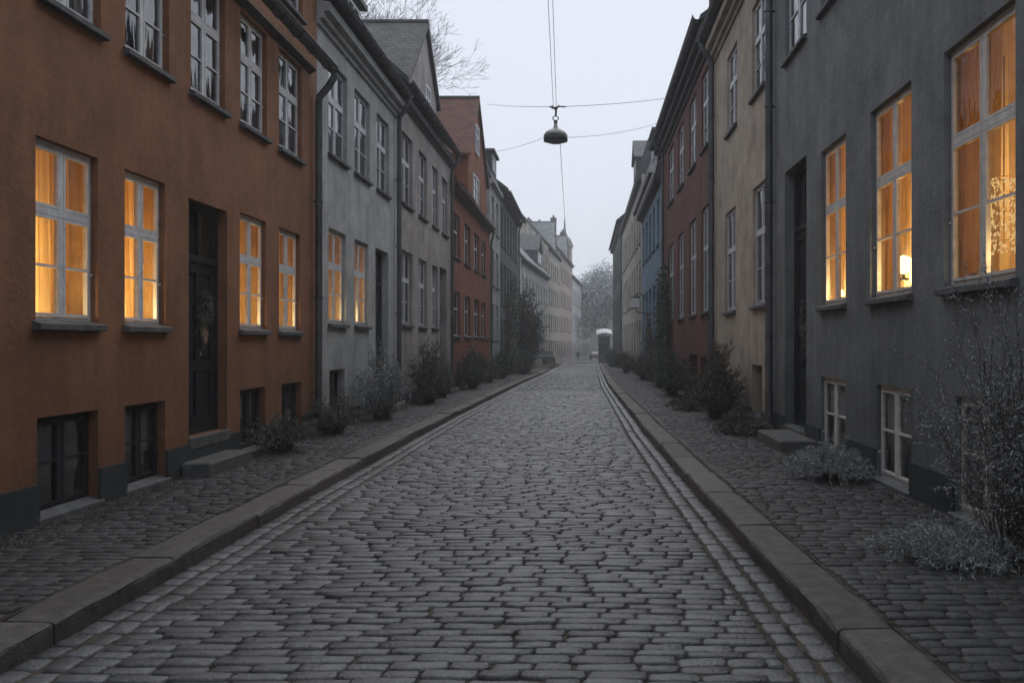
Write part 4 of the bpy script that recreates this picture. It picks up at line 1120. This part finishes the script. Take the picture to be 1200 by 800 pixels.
# a walker far away
def person(label,loc,rz):
    root=empty('person',loc,rz); tag(root,label,'person')
    import bmesh
    def mk(name,vs,es,rad,m):
        me=bpy.data.meshes.new(name); bm=bmesh.new(); lay=bm.verts.layers.skin.verify(); V=[bm.verts.new(v) for v in vs]
        for a,b in es: bm.edges.new((V[a],V[b]))
        for i,v in enumerate(V): v[lay].radius=(rad[i],rad[i]*.85); v[lay].use_root=(i==0)
        bm.to_mesh(me); bm.free(); o=bpy.data.objects.new(name,me); C.objects.link(o); o.parent=root
        o.modifiers.new('skin','SKIN'); s_=o.modifiers.new('sub','SUBSURF'); s_.levels=2; s_.render_levels=2; me.materials.append(m); return o
    skinm=mat('skin',(.35,.22,.16),rough=.6,var=.05); coat=mat('dark_coat',(.02,.022,.026),rough=.9)
    vs=[(0,0,.93),(0,0,1.15),(0,.01,1.36),(0,.01,1.46),(0,0,1.52),(0,-.01,1.62),(0,-.01,1.68),
        (.10,0,.88),(.11,-.12,.5),(.11,-.05,.10),(.11,-.18,.05),(-.10,0,.88),(-.11,.08,.5),(-.11,.22,.12),(-.11,.12,.05),
        (.18,0,1.38),(.23,.06,1.12),(.22,-.04,.88),(.22,-.07,.80),(-.18,0,1.38),(-.23,-.05,1.12),(-.22,-.14,.9),(-.22,-.17,.82)]
    es=[(0,1),(1,2),(2,3),(3,4),(4,5),(5,6),(0,7),(7,8),(8,9),(9,10),(0,11),(11,12),(12,13),(13,14),(2,15),(15,16),(16,17),(17,18),(2,19),(19,20),(20,21),(21,22)]
    rad=[.15,.14,.16,.07,.055,.095,.075,.09,.065,.045,.04,.09,.065,.045,.04,.065,.048,.035,.035,.065,.048,.035,.035]
    mk('body',vs,es,rad,skinm)
    mk('coat',[(0,0,.62),(0,0,.95),(0,0,1.2),(0,.005,1.38),(.19,0,1.37),(.24,.06,1.11),(.225,-.03,.9),(-.19,0,1.37),(-.24,-.05,1.11),(-.225,-.13,.91)],[(0,1),(1,2),(2,3),(3,4),(4,5),(5,6),(3,7),(7,8),(8,9)],[.21,.19,.18,.17,.09,.068,.058,.09,.068,.058],coat)
    mk('trousers',[(0,0,.88),(.10,0,.84),(.11,-.12,.5),(.11,-.06,.12),(-.10,0,.84),(-.11,.08,.5),(-.11,.21,.14)],[(0,1),(1,2),(2,3),(0,4),(4,5),(5,6)],[.15,.11,.085,.07,.11,.085,.07],coat)
    mk('hair',[(0,.02,1.62),(0,.03,1.70)],[(0,1)],[.10,.085],mat('hair',(.03,.02,.015),rough=.8))
person('distant walker in a dark coat in the middle of the hazy street',(-.95,146,g(146)-.05),0)

# ------------------------------------------------------------------ HAZE
hm=bpy.data.materials.new('haze'); hm.use_nodes=True; nt=hm.node_tree
nt.nodes.remove(nt.nodes['Principled BSDF']); pv=nt.nodes.new('ShaderNodeVolumePrincipled')
pv.inputs['Color'].default_value=(.90,.93,.97,1); pv.inputs['Density'].default_value=.0019; pv.inputs['Anisotropy'].default_value=.2
nt.links.new(pv.outputs[0],nt.nodes['Material Output'].inputs['Volume'])
mb=MB(); mb.box(-113,113,-28,290,-9,26); o=mb.build('haze',hm); tag(o,'thin cold winter haze filling the street','haze',kind='stuff')

# ------------------------------------------------------------------ SKY, SUN, CAMERA
w=bpy.data.worlds.new('World'); sc.world=w; w.use_nodes=True; nt=w.node_tree; N=nt.nodes; L=nt.links
bg=N['Background']; sk=N.new('ShaderNodeTexSky'); sk.sky_type='NISHITA'; sk.sun_disc=False
SE,SR=math.radians(58),math.radians(18)
sk.sun_elevation=SE; sk.sun_rotation=SR; sk.air_density=1; sk.dust_density=3; sk.ozone_density=1
mx=N.new('ShaderNodeMixRGB'); mx.inputs['Fac'].default_value=.88; mx.inputs['Color2'].default_value=(8.8,9.25,10.3,1)
L.new(sk.outputs['Color'],mx.inputs['Color1']); L.new(mx.outputs['Color'],bg.inputs['Color'])
bg.inputs['Strength'].default_value=.1
sl=bpy.data.lights.new('sun','SUN'); sl.energy=1.5; sl.angle=math.radians(70); sl.color=(1,.97,.93)
so=bpy.data.objects.new('sun',sl); C.objects.link(so)
# direction to the sun: rotation measured like the sky texture (0 = +Y, clockwise)
sd=Vector((math.sin(SR)*math.cos(SE),math.cos(SR)*math.cos(SE),math.sin(SE)))
so.rotation_euler=sd.to_track_quat('Z','Y').to_euler()

cam=bpy.data.cameras.new('camera'); co=bpy.data.objects.new('camera',cam); C.objects.link(co); sc.camera=co
co.location=(0,0,EYE); co.rotation_euler=(math.pi/2,0,0)
cam.sensor_width=36; cam.lens=33.0; cam.shift_x=-85/1200; cam.shift_y=1/1200; cam.clip_end=900; cam.clip_start=.05
sc.view_settings.view_transform='Standard'; sc.view_settings.look='None'; sc.view_settings.exposure=0; sc.view_settings.gamma=1
sc.render.engine='CYCLES'; cy=sc.cycles
cy.use_denoising=True; cy.max_bounces=8; cy.diffuse_bounces=4; cy.glossy_bounces=4; cy.transparent_max_bounces=16; cy.transmission_bounces=4; cy.volume_bounces=1
cy.sample_clamp_indirect=4; cy.caustics_reflective=False; cy.caustics_refractive=False; cy.use_light_tree=True
